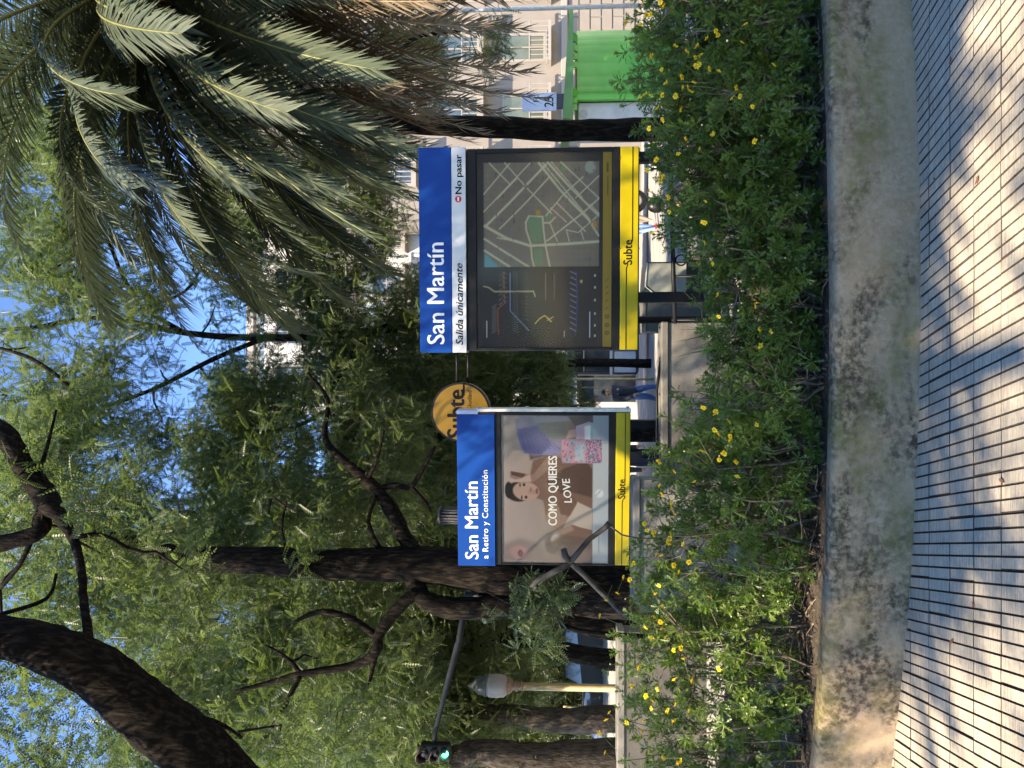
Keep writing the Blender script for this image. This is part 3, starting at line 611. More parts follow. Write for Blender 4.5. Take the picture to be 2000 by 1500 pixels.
# lamp post with frosted head
d = 13.3; x = P(160, 1000, d).x; zt = lambda V: P(160, V, d).z; k = px(d)
t = thing('lamp_post', 'ochre lamp post with grey barrel lantern and pointed cap at the left path', 'lamp', (x, d, gz(d)))
mb = MB(); mb.lathe((x, d, gz(d)), [(.16, -.1), (.16, .12), (.10, .2), (.085, .5), (.068, .55), (.066, 3.2), (.06, zt(1022) - gz(d))], 16); ob('pole', mb, M_tan, t)
mb = MB(); mb.lathe((x, d, zt(1022)), [(.06, 0), (.09, .03), (.055, .07), (.10, .12), (.06, .17), (.11, .22), (.14, .26), (.13, .30)], 16); ob('collar', mb, mat('rusty_brown_iron', (.13, .06, .035), (.22, .13, .08), rough=.6, scale=20), t)
zb = zt(991); mb = MB(); mb.lathe((x, d, zb), [(.14, 0), (.19, .06), (.205, .2), (.20, .32), (.17, .38)], 20); ob('lantern', mb, mat('frosted_globe', (.20, .18, .175), (.26, .24, .235), rough=.5, scale=3), t)
mb = MB(); mb.lathe((x, d, zb + .38), [(.185, 0), (.19, .03), (.16, .08), (.16, .14), (.09, .22), (.02, .32), (.0, .34)], 20); ob('lantern_cap', mb, mat('grey_green_cap', (.05, .06, .055), rough=.6), t)
# thin poles further back
for U, dd, V0, rp, c, lb in [(759.5, 28, 1118, 2.6, M_tan, 'thin tan pole behind the walking man in dark jacket'), (743, 30, 1135, 1.6, M_tan, 'thinner brown pole just left of the tan pole near the walker'),
                             (291, 30, 1120, 2.2, M_tan, 'thin sunlit tan pole nearest the dark tree behind the poster sign'), (261, 30, 1138, 2.4, M_tan, 'thin tan pole between two dark leaning trunks'),
                             (177, 30, 1135, 2, M_tan, 'thin tan pole right beside the lamp post'), (120, 28, 1100, 2.2, M_tan, 'thin tan pole in front of the dark parked van'), (52, 24, 1085, 3.2, M_steel, 'slim grey metal pole beside the pale bark tree'),
                             (1477.5, 16, 820, 4.2, M_alu, 'tall bright white pole in front of the beige facade')]:
    pole('pole', lb, 'pole', U, dd, V0, rp, c)
# traffic light on a mast arm
d = 11.2
t = thing('traffic_light', 'hanging traffic light showing green on a long dark arm', 'traffic light', (P(330, 1000, d).x, d + .2, gz(d)))
mb = MB(); mb.tube([(P(330, 1000, d).x, d + .2, gz(d) - .1), (P(330, 930, d).x, d + .2, P(330, 905, d).z)], .08, 10); ob('mast', mb, M_iron, t)
mb = MB(); mb.tube([P(330, 912, d + .2), P(248, 896, d + .15), P(170, 875, d + .1), P(110, 860, d + .1), P(70, 850, d + .08), P(40, 846, d + .06)], [.055, .05, .045, .04, .034, .03], 10); ob('mast_arm', mb, mat('blue_grey_steel', (.010, .014, .018), (.015, .02, .026), spec=.1, rough=.8), t)
mb = MB(); mb.box(P(43, 879, d) , P(13, 814, d) + Vector((0, .16, 0)), 0, .02); hs = ob('housing', mb, M_black, t)
M_green = mat('green_lit_lens', (.02, .35, .22), rough=.2, emit=((.01, .75, .42), 2.2))
for V, r_, mt in ((827, 11.5, mat('dark_red_lens', (.035, .012, .012), rough=.2)), (850, 8.5, mat('dark_amber_lens', (.045, .02, .012), rough=.2)), (869, 8.5, M_green)):
    c = P(28, V, d); R_ = r_ * px(d); mb = MB(); mb.tube([c + Vector((0, -.005, 0)), c + Vector((0, -.03, 0)), c + Vector((0, -.045, 0))], [R_ * .86, R_ * .8, R_ * .3], 16); ob('lens', mb, mt, t)
    mb = MB(); vs = []; n = 14
    for yy in (0, -.17):
        for q in range(n): a = R(-25) + (R(230)) * q / (n - 1); vs.append(c + Vector((R_ * math.cos(a), yy * (1 if 2 < q < 11 else .7), R_ * math.sin(a))))
    for yy in (0, -.17):
        for q in range(n): a = R(-25) + (R(230)) * q / (n - 1); vs.append(c + Vector((R_ * 1.08 * math.cos(a), yy * (1 if 2 < q < 11 else .7), R_ * 1.08 * math.sin(a))))
    mb.add(vs, [(q, q + 1, n + q + 1, n + q) for q in range(n - 1)] + [(2 * n + q, 3 * n + q, 3 * n + q + 1, 2 * n + q + 1) for q in range(n - 1)] + [(n + q, n + q + 1, 3 * n + q + 1, 3 * n + q) for q in range(n - 1)], 0, True); ob('visor', mb, mat('brown_grey_visor', (.07, .055, .05), rough=.4), t)
# bare dark stalks in front of the poster sign
d = 7.0; M_stalk = mat('grey_black_stalk', (.018, .016, .015), (.055, .05, .046), spec=.2, rough=.6, scale=9, bump=.3)
t = thing('bare_stalk', 'bare dark forked stalk with knobby ends sticking up in front of the poster', 'stalk', (P(300, 1195, d).x, d, gz(d)))
mb = MB(); mb.tube([P(240, 1330, d + .1), P(305, 1213, d), P(330, 1188, d), P(378, 1140, d), P(402, 1112, d - .02)], [.018, .024, .026, .026, .026], 10, jit=.05); ob('stem', mb, M_stalk, t)
mb = MB(); mb.tube([P(400, 1112, d - .02), P(446, 1150, d), P(468, 1180, d), P(479, 1191, d)], [.028, .024, .025, .030], 10, jit=.05); ob('branch', mb, M_stalk, t)
mb = MB(); mb.tube([P(402, 1114, d - .02), P(414, 1104, d), P(428, 1101, d)], [.03, .034, .028], 10, jit=.05); ob('branch', mb, M_stalk, t)
mb = MB(); mb.tube([P(400, 1114, d - .02), P(385, 1085, d), P(372, 1060, d), P(362, 1045, d), P(354, 1038, d), P(350, 1044, d), P(357, 1051, d)], [.028, .028, .028, .027, .024, .022, .014], 10, jit=.03); ob('branch', mb, M_stalk, t)
mb = MB(); mb.tube([P(474, 1190, d), P(455, 1215, d), P(448, 1250, d), P(450, 1330, d)], .008, 6); ob('twig', mb, M_stalk, t)
# handrail over the stairwell, with its ring
d = 8.75
t = thing('handrail', 'black metal handrail running low behind the bushes under the bigger sign', 'railing', (P(990, 1300, d).x, d, gz(d)))
mb = MB(); mb.tube([P(868, 1318, d), P(1200, 1309, d)], .026, 8); ob('top_rail', mb, M_black, t)
mb = MB(); mb.tube([P(868, 1372, d), P(1200, 1366, d)], .014, 8); ob('bottom_rail', mb, M_black, t)
for U in (875, 960, 1045, 1120, 1195):
    mb = MB(); mb.tube([(P(U, 1310, d).x, d, P(U, 1312, d).z), (P(U, 1310, d).x, d, gz(d) - .1)], .016, 8); ob('baluster', mb, M_black, t)
c = P(992, 1330, d); mb = MB(); mb.tube([c + Vector((.062 * math.cos(a), 0, .062 * math.sin(a))) for a in np.linspace(0, 2 * math.pi, 21)], .010, 6, cap=False); ob('ring', mb, M_black, t)
d = 9.0
t = thing('handrail', 'black handrail along the lower parapet beside the walking man', 'railing', (P(720, 1300, d).x, d, gz(d)))
mb = MB(); mb.tube([P(560, 1284, d), P(740, 1283, d), P(868, 1300, d)], .018, 8); ob('top_rail', mb, M_black, t)
for U in (575, 650, 730, 800, 860):
    mb = MB(); mb.tube([(P(U, 1300, d).x, d, P(U, 1287, d).z), (P(U, 1300, d).x, d, gz(d) - .1)], .012, 6); ob('baluster', mb, M_black, t)
# litter containers and cabinets under the larger sign
d = 12.2; X, Z = frame_map(d)
t = thing('litter_bin', 'dark green litter container with tilted pale front panel and bright rim', 'bin', (X(948), d, gz(d)))
mb = MB(); vs = [(X(922), d, gz(d)), (X(986), d, gz(d)), (X(986), d, Z(1262)), (X(934), d, Z(1258)), (X(922), d, Z(1275))]; nb = len(vs)
mb.add(vs + [(a, b + .6, c_) for a, b, c_ in vs], [(0, 1, 2, 3, 4), (9, 8, 7, 6, 5)] + [((i + 1) % nb, i, nb + i, nb + (i + 1) % nb) for i in range(nb)]); ob('body', mb, mat('dark_green_plastic', (.015, .03, .025), rough=.4), t)
mb = MB(); mb.poly([(X(928), Z(1340)), (X(983), Z(1340)), (X(983), Z(1266)), (X(942), Z(1262)), (X(928), Z(1278))], d - .002, 0, .02); fr = ob('front_panel', mb, mat('grey_panel', (.26, .27, .23), (.33, .34, .29), rough=.5), t)
mb = MB(); mb.tube([(X(925), d - .03, Z(1340)), (X(925), d - .03, Z(1276)), (X(938), d - .03, Z(1260)), (X(984), d - .03, Z(1264))], .012, 6); ob('rim', mb, M_alu, t)
d = 10.9; X, Z = frame_map(d)
t = thing('utility_cabinet', 'squat dark grey green utility cabinet beneath the larger sign, with a pale top edge', 'cabinet', (X(888), d, gz(d)))
mb = MB(); mb.box((X(852), d, gz(d) - .05), (X(918), d + .5, Z(1262)), 0, .01); ob('body', mb, mat('grey_green_steel', (.045, .055, .05), (.07, .08, .07), rough=.6, scale=4), t)
mb = MB(); mb.box((X(850), d - .02, Z(1261.7)), (X(920), d + .52, Z(1255)), 0, .01); ob('lid', mb, M_conc, t)
mb = MB(); mb.box((X(868), d - .012, Z(1370)), (X(902), d - .001, Z(1290)), 0, .004); ob('door', mb, mat('grey_green_steel_door', (.06, .07, .065), rough=.5), t)
d = 11.0; X, Z = frame_map(d)
t = thing('litter_bin', 'small stainless steel bin with black hood beside the dark trunk', 'bin', (X(1186), d, gz(d)))
mb = MB(); mb.lathe((X(1186), d, gz(d) - .05), [(.15, 0), (.15, .1), (.16, .66), (.165, .7)], 20); ob('drum', mb, M_steel, t)
mb = MB(); mb.lathe((X(1186), d, gz(d) + .65), [(.17, 0), (.175, .06), (.175, .10), (.16, .2), (.09, .26), (0, .27)], 20); ob('hood', mb, M_black, t)
mb = MB(); mb.tube([(X(1168), d - .05, gz(d)), (X(1168), d - .05, gz(d) + .98)], .02, 8); ob('bracket', mb, M_steel, t)
# green kiosk
d = 18.0; X, Z = frame_map(d); GK = mat('glossy_green_enamel', (.06, .38, .05), (.09, .46, .07), rough=.3, scale=1.5, spec=.6); GL = mat('bright_green_trim', (.10, .52, .08), rough=.35)
t = thing('kiosk', 'bright green street kiosk with rounded ribbed side and thin flat roof', 'kiosk', (X(1370), d, gz(d)))
vs = []; pr = []; cxk = (X(1312), X(1452))
pts = [(cxk[0], d)]
for a in np.linspace(0, 1, 60):
    xx = cxk[0] + .02 + a * (cxk[1] - cxk[0] - .02); yy = d + .02 + .9 * max(0, a - .55) ** 2 * 2.2; s_ = .013 * abs(math.sin(a * math.pi * 7.3 + .8 * math.sin(a * 9))) * (1 - .6 * a) if a > .02 else 0; pts.append((xx, yy - s_))
pts += [(cxk[1], d + 1.8), (cxk[0], d + 1.8)]; n = len(pts); zb, zt_ = gz(d) - .05, Z(1127)
mb = MB(); mb.add([(a, b, zb) for a, b in pts] + [(a, b, zt_) for a, b in pts], [(i, (i + 1) % n, n + (i + 1) % n, n + i) for i in range(n)] + [tuple(range(n - 1, -1, -1)), tuple(range(n, 2 * n))]); ob('wall_panel', mb, GK, t)
mb = MB(); mb.box((X(1301), d - .05, zb), (X(1309), d + .1, zt_), 0, .01); mb.box((X(1309.5), d - .02, zb), (X(1311.6), d + .08, zt_), 0); ob('corner_post', mb, GL, t)
mb = MB(); mb.box((X(1262), d + .12, zb), (X(1300), d + 1.7, Z(1130)), 0, .01); ob('side_panel', mb, mat('white_panel', (.62, .62, .64), (.5, .5, .53), rough=.4, scale=3), t)
mb = MB(); mb.poly([(X(1278) + .11 * math.cos(a), Z(1140) + .11 * math.sin(a)) for a in np.linspace(0, 2 * math.pi, 17)[:-1]], d + .118, 0, .01); ob('badge', mb, mat('grey_badge', (.4, .42, .43), rough=.5), t)
mb = MB(); vs = [(X(1250), d - .55, Z(1118)), (X(1466), d - .3, Z(1119)), (X(1468), d + 2.3, Z(1117)), (X(1240), d + 2.3, Z(1110))]
mb.add(vs + [(X(1252), d - .55, Z(1098)), (X(1464), d - .3, Z(1111)), (X(1466), d + 2.3, Z(1111)), (X(1242), d + 2.3, Z(1096))], [(0, 3, 2, 1), (4, 5, 6, 7), (0, 1, 5, 4), (1, 2, 6, 5), (2, 3, 7, 6), (3, 0, 4, 7)]); ob('roof', mb, mat('roof_green_enamel', (.05, .20, .05), (.08, .27, .07), rough=.4, scale=2), t)
for U in (1305, 1412):
    mb = MB(); mb.add([(X(U), d - .3, Z(1112)), (X(U), d - .02, Z(1112)), (X(U), d - .02, Z(1128)), (X(U + 16), d - .3, Z(1112)), (X(U + 16), d - .02, Z(1112)), (X(U + 16), d - .02, Z(1128))], [(0, 1, 2), (5, 4, 3), (0, 3, 4, 1), (1, 4, 5, 2), (2, 5, 3, 0)]); ob('bracket', mb, GL, t)
for U in (1280, 1293, 1362, 1378, 1394):
    mb = MB(); mb.box((X(U), d - .12, Z(1127)), (X(U + 11), d - .055, Z(1119.5)), 0); ob('trim_block', mb, GL, t)
# number board beyond the palm
d = 21.0; X, Z = frame_map(d)
t = thing('number_board', 'pale blue board with the number 25 on a dark post beneath the dry fronds', 'sign', (X(1300), d, gz(d)))
mb = MB(); mb.box((X(1283), d, Z(1087)), (X(1318), d + .06, Z(1020)), 0, .01); ob('board', mb, mat('pale_blue_board', (.34, .42, .62), (.40, .48, .66), rough=.4, scale=3), t)
mb = MB(); mb.box((X(1287), d + .01, gz(d) - .1), (X(1316), d + .09, Z(1087.4)), 0, .01); ob('post', mb, mat('navy_post', (.015, .018, .04), rough=.5), t)
tx(t, X, Z, '25', 1290, 1309, 1063, 1081, d - .001, M_ink, heavy=.004); tx(t, X, Z, 'R', 1300, 1313, 1042, 1052, d - .001, mat('dark_green_lettering', (.01, .07, .03), rough=.5), heavy=.004)
# ------------------------------------------------------------------ vehicles (kiosk above)
def wheel(parent, c, r, wdt, mt=M_black):
    mb = MB(); mb.tube([Vector(c) + Vector((0, -wdt / 2, 0)), Vector(c) + Vector((0, -wdt / 2 + .03, 0)), Vector(c) + Vector((0, wdt / 2, 0))], [r * .93, r, r], 20); w_ = ob('wheel', mb, M_black, parent)
    mb = MB(); mb.tube([Vector(c) + Vector((0, -wdt / 2 - .02, 0)), Vector(c) + Vector((0, -wdt / 2, 0))], [r * .45, r * .6], 16); ob('rim', mb, M_steel, w_)
d = 32.0; X, Z = frame_map(d); zb = gz(d)
t = thing('city_bus', 'grey and silver bus with dark windows standing behind the larger sign', 'bus', (X(870), d, zb))
xa, xb = X(768), X(768) + 9.5; H = Z(1108) - zb
mb = MB(); mb.box((xa, d, zb + .35), (xb, d + 2.4, zb + H), 0, .12); ob('body', mb, mat('pale_grey_bus_paint', (.075, .08, .10), (.10, .105, .13), rough=.35, scale=1), t)
zw0, zw1 = Z(1190), Z(1122)
for k in range(7):
    a = xa + .12 + k * 1.33; mb = MB(); mb.box((a, d - .03, zw0), (a + 1.22, d - .001, zw1), 0, .02); wn = ob('window', mb, M_win, t)
    mb = MB(); mb.box((a, d - .045, zw1 - .42), (a + 1.22, d - .031, zw1 - .38)); ob('window_bar', mb, M_steel, wn)
mb = MB(); mb.box((xa - .01, d - .03, Z(1196)), (xb, d - .001, zw0 - .02)); ob('side_moulding', mb, M_alu, t)
mb = MB(); mb.box((xa + .1, d - .02, zb + .5), (xa + 1.0, d - .001, Z(1200)), 0, .02); ob('panel', mb, M_white, t)
wheel(t, (xa + 2.3, d + .2, zb + .48), .48, .3); wheel(t, (xb - 2.0, d + .2, zb + .48), .48, .3)
def car(label, U0, Vt, d, zb, colr, L=4.3, cls='parked_car', H=1.45):
    X, Z = frame_map(d); x0 = X(U0); t = thing(cls, label, 'car', (x0 + L / 2, d, zb))
    pr = [(0, .35), (.02, .75), (.18, .86), (.95, .93), (1.5, H - .04), (1.9, H), (3.0, H), (3.5, H - .06), (4.1, .98), (4.26, .85), (4.3, .4), (4.2, .28), (.1, .28)]
    pr = [(a * L / 4.3, b) for a, b in pr]; n = len(pr); mb = MB(); vs = []
    for yy, ins in ((0, 0), (1.7, 0)): vs += [(x0 + a, d + yy + (.16 if b > 1 else 0) * (1 if yy == 0 else -1), zb + b) for a, b in pr]
    mb.add(vs, [tuple(range(n)), tuple(range(2 * n - 1, n - 1, -1))] + [((i + 1) % n, i, n + i, n + (i + 1) % n) for i in range(n)]); ob('body', mb, colr, t)
    for a, b in ((1.35, 2.15), (2.22, 3.1)):
        mb = MB(); z0, z1 = .95, H - .1; f = L / 4.3
        mb.add([(x0 + a * f - (.0 if a > 2 else .28), d + .01, zb + z0), (x0 + b * f + (.3 if a > 2 else 0), d + .01, zb + z0), (x0 + b * f, d + .13, zb + z1), (x0 + a * f + .1, d + .13, zb + z1)], [(0, 1, 2, 3)]); ob('window', mb, M_win, t)
    for a in (.8, 3.5): wheel(t, (x0 + a * L / 4.3, d + .1, zb + .32), .32, .22)
    return t
car('dark van parked beyond the lamp post', 92, 1100, 26, P(0, 1200, 26).z - .1, mat('dark_blue_paint', (.01, .011, .016), rough=.5, spec=.2), 4.6, 'parked_van', 1.9)
car('silver blue car parked behind the pale planter wall near the thin grey pole', 20, 1150, 27, P(0, 1206, 27).z - .25, mat('silver_blue_paint', (.28, .32, .40), rough=.25), 2.9)
t0 = thing('street_terrace', 'raised sunlit terrace edge that carries the parked cars beyond the left planter', 'terrace', (-12, 20, gz(20)))
mb = MB(); mb.box((-30, 19.5, gz(20) - 1), (P(330, 1200, 19.5).x, 44, P(0, 1212, 19.5).z), 0, .02); ob('terrace_body', mb, M_path, t0)
# ------------------------------------------------------------------ people
def person(label, x, y, z, H, face, pose, cols, hairc, sc_hair=1.0, group=None):
    """cols: skin, top, trousers, shoes ; pose: joint -> (side, fwd, up) for H = 1.72"""
    t = thing('person', label, 'person', (x, y, z), group); s = H / 1.72
    J = dict(pel=(0, 0, .94), sp=(0, 0, 1.12), ch=(0, .0, 1.34), nk=(0, .01, 1.47), hd0=(0, .015, 1.54), hd=(0, .03, 1.62), hd2=(0, .025, 1.68),
             ls=(-.19, 0, 1.39), rs=(.19, 0, 1.39), le=(-.27, 0, 1.13), re=(.27, 0, 1.13), lw=(-.29, .05, .88), rw=(.29, .05, .88), lh=(-.29, .08, .79), rh=(.29, .08, .79),
             lhp=(-.09, 0, .90), rhp=(.09, 0, .90), lk=(-.10, .03, .50), rk=(.10, .03, .50), la=(-.10, 0, .09), ra=(.10, 0, .09), lt=(-.11, .16, .035), rt=(.11, .16, .035))
    J.update(pose)
    Rd = dict(pel=.175, sp=.175, ch=.19, nk=.06, hd0=.065, hd=.098, hd2=.078, ls=.10, rs=.10, le=.075, re=.075, lw=.05, rw=.05, lh=.034, rh=.034, lhp=.115, rhp=.115, lk=.08, rk=.08, la=.045, ra=.045, lt=.036, rt=.036)
    E = [('pel', 'sp', 1), ('sp', 'ch', 1), ('ch', 'nk', 0), ('nk', 'hd0', 0), ('hd0', 'hd', 0), ('hd', 'hd2', 0), ('ch', 'ls', 1), ('ch', 'rs', 1), ('ls', 'le', 1), ('rs', 're', 1), ('le', 'lw', 1), ('re', 'rw', 1), ('lw', 'lh', 0), ('rw', 'rh', 0),
         ('pel', 'lhp', 2), ('pel', 'rhp', 2), ('lhp', 'lk', 2), ('rhp', 'rk', 2), ('lk', 'la', 2), ('rk', 'ra', 2), ('la', 'lt', 3), ('ra', 'rt', 3)]
    names = list(J); ca, sa = math.cos(face), math.sin(face)
    W = lambda p: Vector((x + s * (p[0] * ca + p[1] * sa), y + s * (p[0] * sa - p[1] * ca), z + s * p[2]))
    me = bpy.data.meshes.new('body'); me.from_pydata([W(J[n]) for n in names], [(names.index(a), names.index(b)) for a, b, _ in E], [])
    o = bpy.data.objects.new('tmp', me); col.objects.link(o); o.modifiers.new('s', 'SKIN'); sm = o.modifiers.new('u', 'SUBSURF'); sm.levels = 2
    for i, n in enumerate(names): v = me.skin_vertices[0].data[i]; v.radius = (Rd[n] * s, Rd[n] * s * (.72 if n in ('pel', 'sp', 'ch') else 1)); v.use_root = n == 'pel'
    dg = bpy.context.evaluated_depsgraph_get(); m2 = bpy.data.meshes.new_from_object(o.evaluated_get(dg)); bpy.data.objects.remove(o)
    m2.name = 'body'; m2.materials.clear()
    for c in cols: m2.materials.append(c)
    for p in m2.polygons:
        best = 1e9; mi = 0
        for a, b, k_ in E:
            A_, B_ = W(J[a]), W(J[b]); ab = B_ - A_; tt = max(0, min(1, (p.center - A_).dot(ab) / ab.length_squared)); dd = (p.center - A_ - ab * tt).length / (Rd[a] * (1 - tt) + Rd[b] * tt)
            if dd < best: best = dd; mi = k_
        p.material_index = mi; p.use_smooth = True
    ob('body', m2, [], t)
    h = W(J['hd']); f = Vector((sa, -ca, 0)); r3 = Vector((ca, sa, 0)); up = Vector((0, 0, 1)); mb = MB(); vs = []; nu, nv = 12, 8
    for i in range(nv + 1):
        th = math.pi * i / nv * .72
        for j in range(nu):
            ph = 2 * math.pi * j / nu; fr = -math.cos(ph); q = math.sin(th); zz = math.cos(th) * .128 + .02
            if fr < -.35 and zz < .055: q *= .35; zz = max(zz, .03)
            vs.append(h + (r3 * math.sin(ph) * q * .098 - f * fr * q * .115 + up * zz) * s * sc_hair)
    mb.add(vs, [(i * nu + j, i * nu + (j + 1) % nu, (i + 1) * nu + (j + 1) % nu, (i + 1) * nu + j) for i in range(nv) for j in range(nu)], 0, True); ob('hair', mb, hairc, t)
    mb = MB(); mb.tube([h + f * .095 * s + up * .0, h + f * .118 * s - up * .02 * s], [.012 * s, .016 * s], 6); ob('nose', mb, cols[0], t)
    for sd in (-1, 1):
        mb = MB(); mb.tube([h + r3 * sd * .096 * s + up * .02 * s, h + r3 * sd * .104 * s - up * .03 * s], [.014 * s, .012 * s], 6); ob('ear', mb, cols[0], t)
        for k_ in range(5):
            hw = W(J['lh' if sd < 0 else 'rh']); mb = MB(); o_ = f * (.03 - .014 * k_) * s; mb.tube([hw + o_, hw + o_ - up * (.05 + .01 * (k_ in (1, 2, 3))) * s + f * .005, hw + o_ - up * .075 * s + f * .02], [.011 * s, .010 * s, .008 * s], 5)
            ob('finger', mb, cols[0], t)
    return t
SK = mat('light_brown_skin', (.42, .23, .15), rough=.55); NV = mat('navy_jacket_cloth', (.012, .012, .022), (.022, .02, .03), rough=.8, scale=20); JN = mat('blue_jeans', (.02, .06, .16), (.04, .10, .24), rough=.8, scale=25)
BT = mat('black_trousers', (.01, .012, .03), rough=.8); SH1 = mat('pale_shoe', (.5, .5, .5), rough=.6); HR = mat('black_hair', (.008, .007, .007), rough=.4); GJ = mat('charcoal_cloth', (.025, .024, .026), rough=.8); LB = mat('sky_blue_cloth', (.20, .34, .60), rough=.8); RS = mat('red_shoe', (.4, .03, .02), rough=.5); TN = mat('khaki_cloth', (.28, .22, .17), rough=.8)
d = 20.4
person('man in dark jacket and blue jeans walking between the two signs', P(732, 1200, d).x, d, gz(d), 1.76, R(38), dict(lw=(-.27, .24, .93), lh=(-.27, .33, .88), le=(-.24, .06, 1.12), rw=(.26, -.16, .90), rh=(.26, -.2, .82), re=(.24, -.1, 1.14), lk=(-.09, -.02, .50), la=(-.10, -.24, .14), lt=(-.10, -.12, .05), rk=(.10, .14, .52), ra=(.10, .20, .09), rt=(.10, .36, .06), hd=(0, .05, 1.61), hd2=(0, .04, 1.68)), [SK, NV, JN, SH1], HR)
d = 16.7
person('person in black jacket and navy trousers mostly hidden behind the poster sign', P(604, 1200, d).x, d, gz(d), 1.70, R(30), dict(rw=(.24, .14, .95), rh=(.22, .22, .9), lk=(-.1, .1, .5), la=(-.1, .12, .09), lt=(-.1, .28, .04)), [SK, GJ, BT, SH1], HR)
d = 25.0
person('distant pedestrian in pale blue trousers and red shoes under the larger sign', P(1052, 1200, d).x, d, gz(d), 1.7, R(20), dict(la=(-.1, .2, .09), lt=(-.1, .36, .04)), [SK, GJ, LB, RS], HR)
d = 27.0
person('distant pedestrian in khaki clothes nearer the dark trunk under the larger sign', P(1073, 1200, d).x, d, gz(d), 1.7, R(-60), dict(ra=(.1, .2, .09), rt=(.1, .36, .04)), [SK, TN, TN, SH1], HR)
d = 11.2
person('black haired person coming up the stairs behind the handrail', P(1098, 1200, d).x, d, P(1098, 1270, d).z - 1.72, 1.70, R(170), {}, [SK, NV, BT, BT], HR, 1.15)
# ------------------------------------------------------------------ buildings
M_beige = mat('beige_stone', (.22, .19, .165), (.26, .228, .198), rough=.9, scale=.8, bump=.1); M_bei2 = mat('pale_stone_trim', (.29, .262, .235), rough=.85); M_whi = mat('off_white_render', (.62, .60, .57), (.54, .52, .50), rough=.9, scale=.4)
M_br = mat('pinkish_render', (.52, .42, .36), (.46, .37, .32), rough=.9, scale=.5)
def building(name, label, x0, x1, y, top, zb, mw, mtm, wx, wz, ww, wh, base_h=4.2, rust=False, balc=False, far=False):
    t = thing(name, label, 'building', ((x0 + x1) / 2, y, zb))
    mb = MB(); mb.box((x0, y, zb - 1), (x1, y + 14, top)); ob('wall', mb, mw, t)
    mb = MB(); mb.box((x0 - .2, y - .35, top), (x1 + .2, y + 14, top + .5), 0, .05); ob('cornice', mb, mtm, t)
    mb = MB(); mb.box((x0 - .05, y - .22, zb + base_h), (x1 + .05, y - .002, zb + base_h + .35), 0, .03); ob('string_course', mb, mtm, t)
    W_ = {}
    z = zb + base_h + 1.3; row = 0; proto = None
    while z + wh < top - .5:
        x = x0 + wx * .5
        while x + ww < x1:
            if proto is None:
                mb = MB(); mb.box((x, y - .03, z), (x + ww, y - .004, z + wh)); g = ob('window', mb, M_win, t)
                mb = MB(); e = .12
                for a, b in (((x - e, z - e), (x, z + wh + e)), ((x + ww, z - e), (x + ww + e, z + wh + e)), ((x, z + wh), (x + ww, z + wh + e)), ((x, z - e), (x + ww, z)), ((x + ww / 2 - .03, z), (x + ww / 2 + .03, z + wh))): mb.box((a[0], y - .09, a[1]), (b[0], y - .031, b[1]))
                f = ob('frame', mb, mtm, g); mb = MB(); mb.box((x - .25, y - .25, z - .24), (x + ww + .25, y - .005, z - .13)); s_ = ob('sill', mb, mtm, g)
                if balc:
                    mb = MB(); mb.box((x - .4, y - .9, z - .42), (x + ww + .4, y - .005, z - .26)); 
                    for q in range(9): xx = x - .35 + q * (ww + .7) / 8; mb.box((xx - .02, y - .88, z - .26), (xx + .02, y - .84, z + .7))
                    mb.box((x - .4, y - .9, z + .7), (x + ww + .4, y - .82, z + .76)); ob('balcony', mb, mtm, g)
                proto = (g, x, z)
            else:
                g0, gx_, gz_ = proto; c = g0.copy(); col.objects.link(c); c.location = (x - gx_, 0, z - gz_)
                for ch in g0.children: cc = ch.copy(); col.objects.link(cc); cc.parent = c
            x += wx
        z += wz
    if rust:
        for k in range(int(base_h / .6)):
            zz = zb + .3 + k * .6; xx = x0 + (k % 2) * .7
            while xx < x1 - 1.3:
                if not (abs((xx - x0) % 5.2 - 2.6) < .9 and zz < zb + 2.8): 
                    mb = W_.setdefault('q', None)
                    if mb is None: mb = MB(); mb.box((0, -.05, 0), (1.34, -.004, .55), 0, .02); W_['q'] = mb.mesh('stone_block')
                    ob('stone_block', W_['q'], mtm if False else mw, t, loc=(xx, y, zz))
                xx += 1.4
    return t
d = 40; X, Z = frame_map(d); zb = gz(d)
building('stone_building', 'beige stone building front seen past the green kiosk', X(1085), X(1900), d, Z(400), zb, M_beige, M_bei2, 3.3, 3.6, 1.3, 2.1, 3.9, True, True)
d = 46; X, Z = frame_map(d); zb = gz(d)
wb = building('apartment_building', 'sunlit white apartment block glimpsed through the leaves above the larger sign', X(690), X(1080), d, Z(500), zb, M_whi, M_bei2, 3.0, 3.1, 1.5, 1.7, 4.0, False, True)
for k_ in range(5):
    xs_ = X(690) + .8 + k_ * 2.5; mb = MB(); mb.box((xs_, d - .06, zb), (xs_ + 2.1, d - .01, zb + 3.6)); sf = ob('shop_front', mb, M_win, wb); mb = MB(); mb.box((xs_ - .1, d - .5, zb + 3.3), (xs_ + 2.2, d - .07, zb + 3.5)); ob('awning', mb, M_black, sf)
d = 50; X, Z = frame_map(d); zb = gz(d)
building('apartment_building', 'pinkish apartment block far behind the dense trees at the poster side', X(60), X(560), d, Z(760), zb, M_br, M_bei2, 3.2, 3.2, 1.4, 1.7, 4.0, False, False)
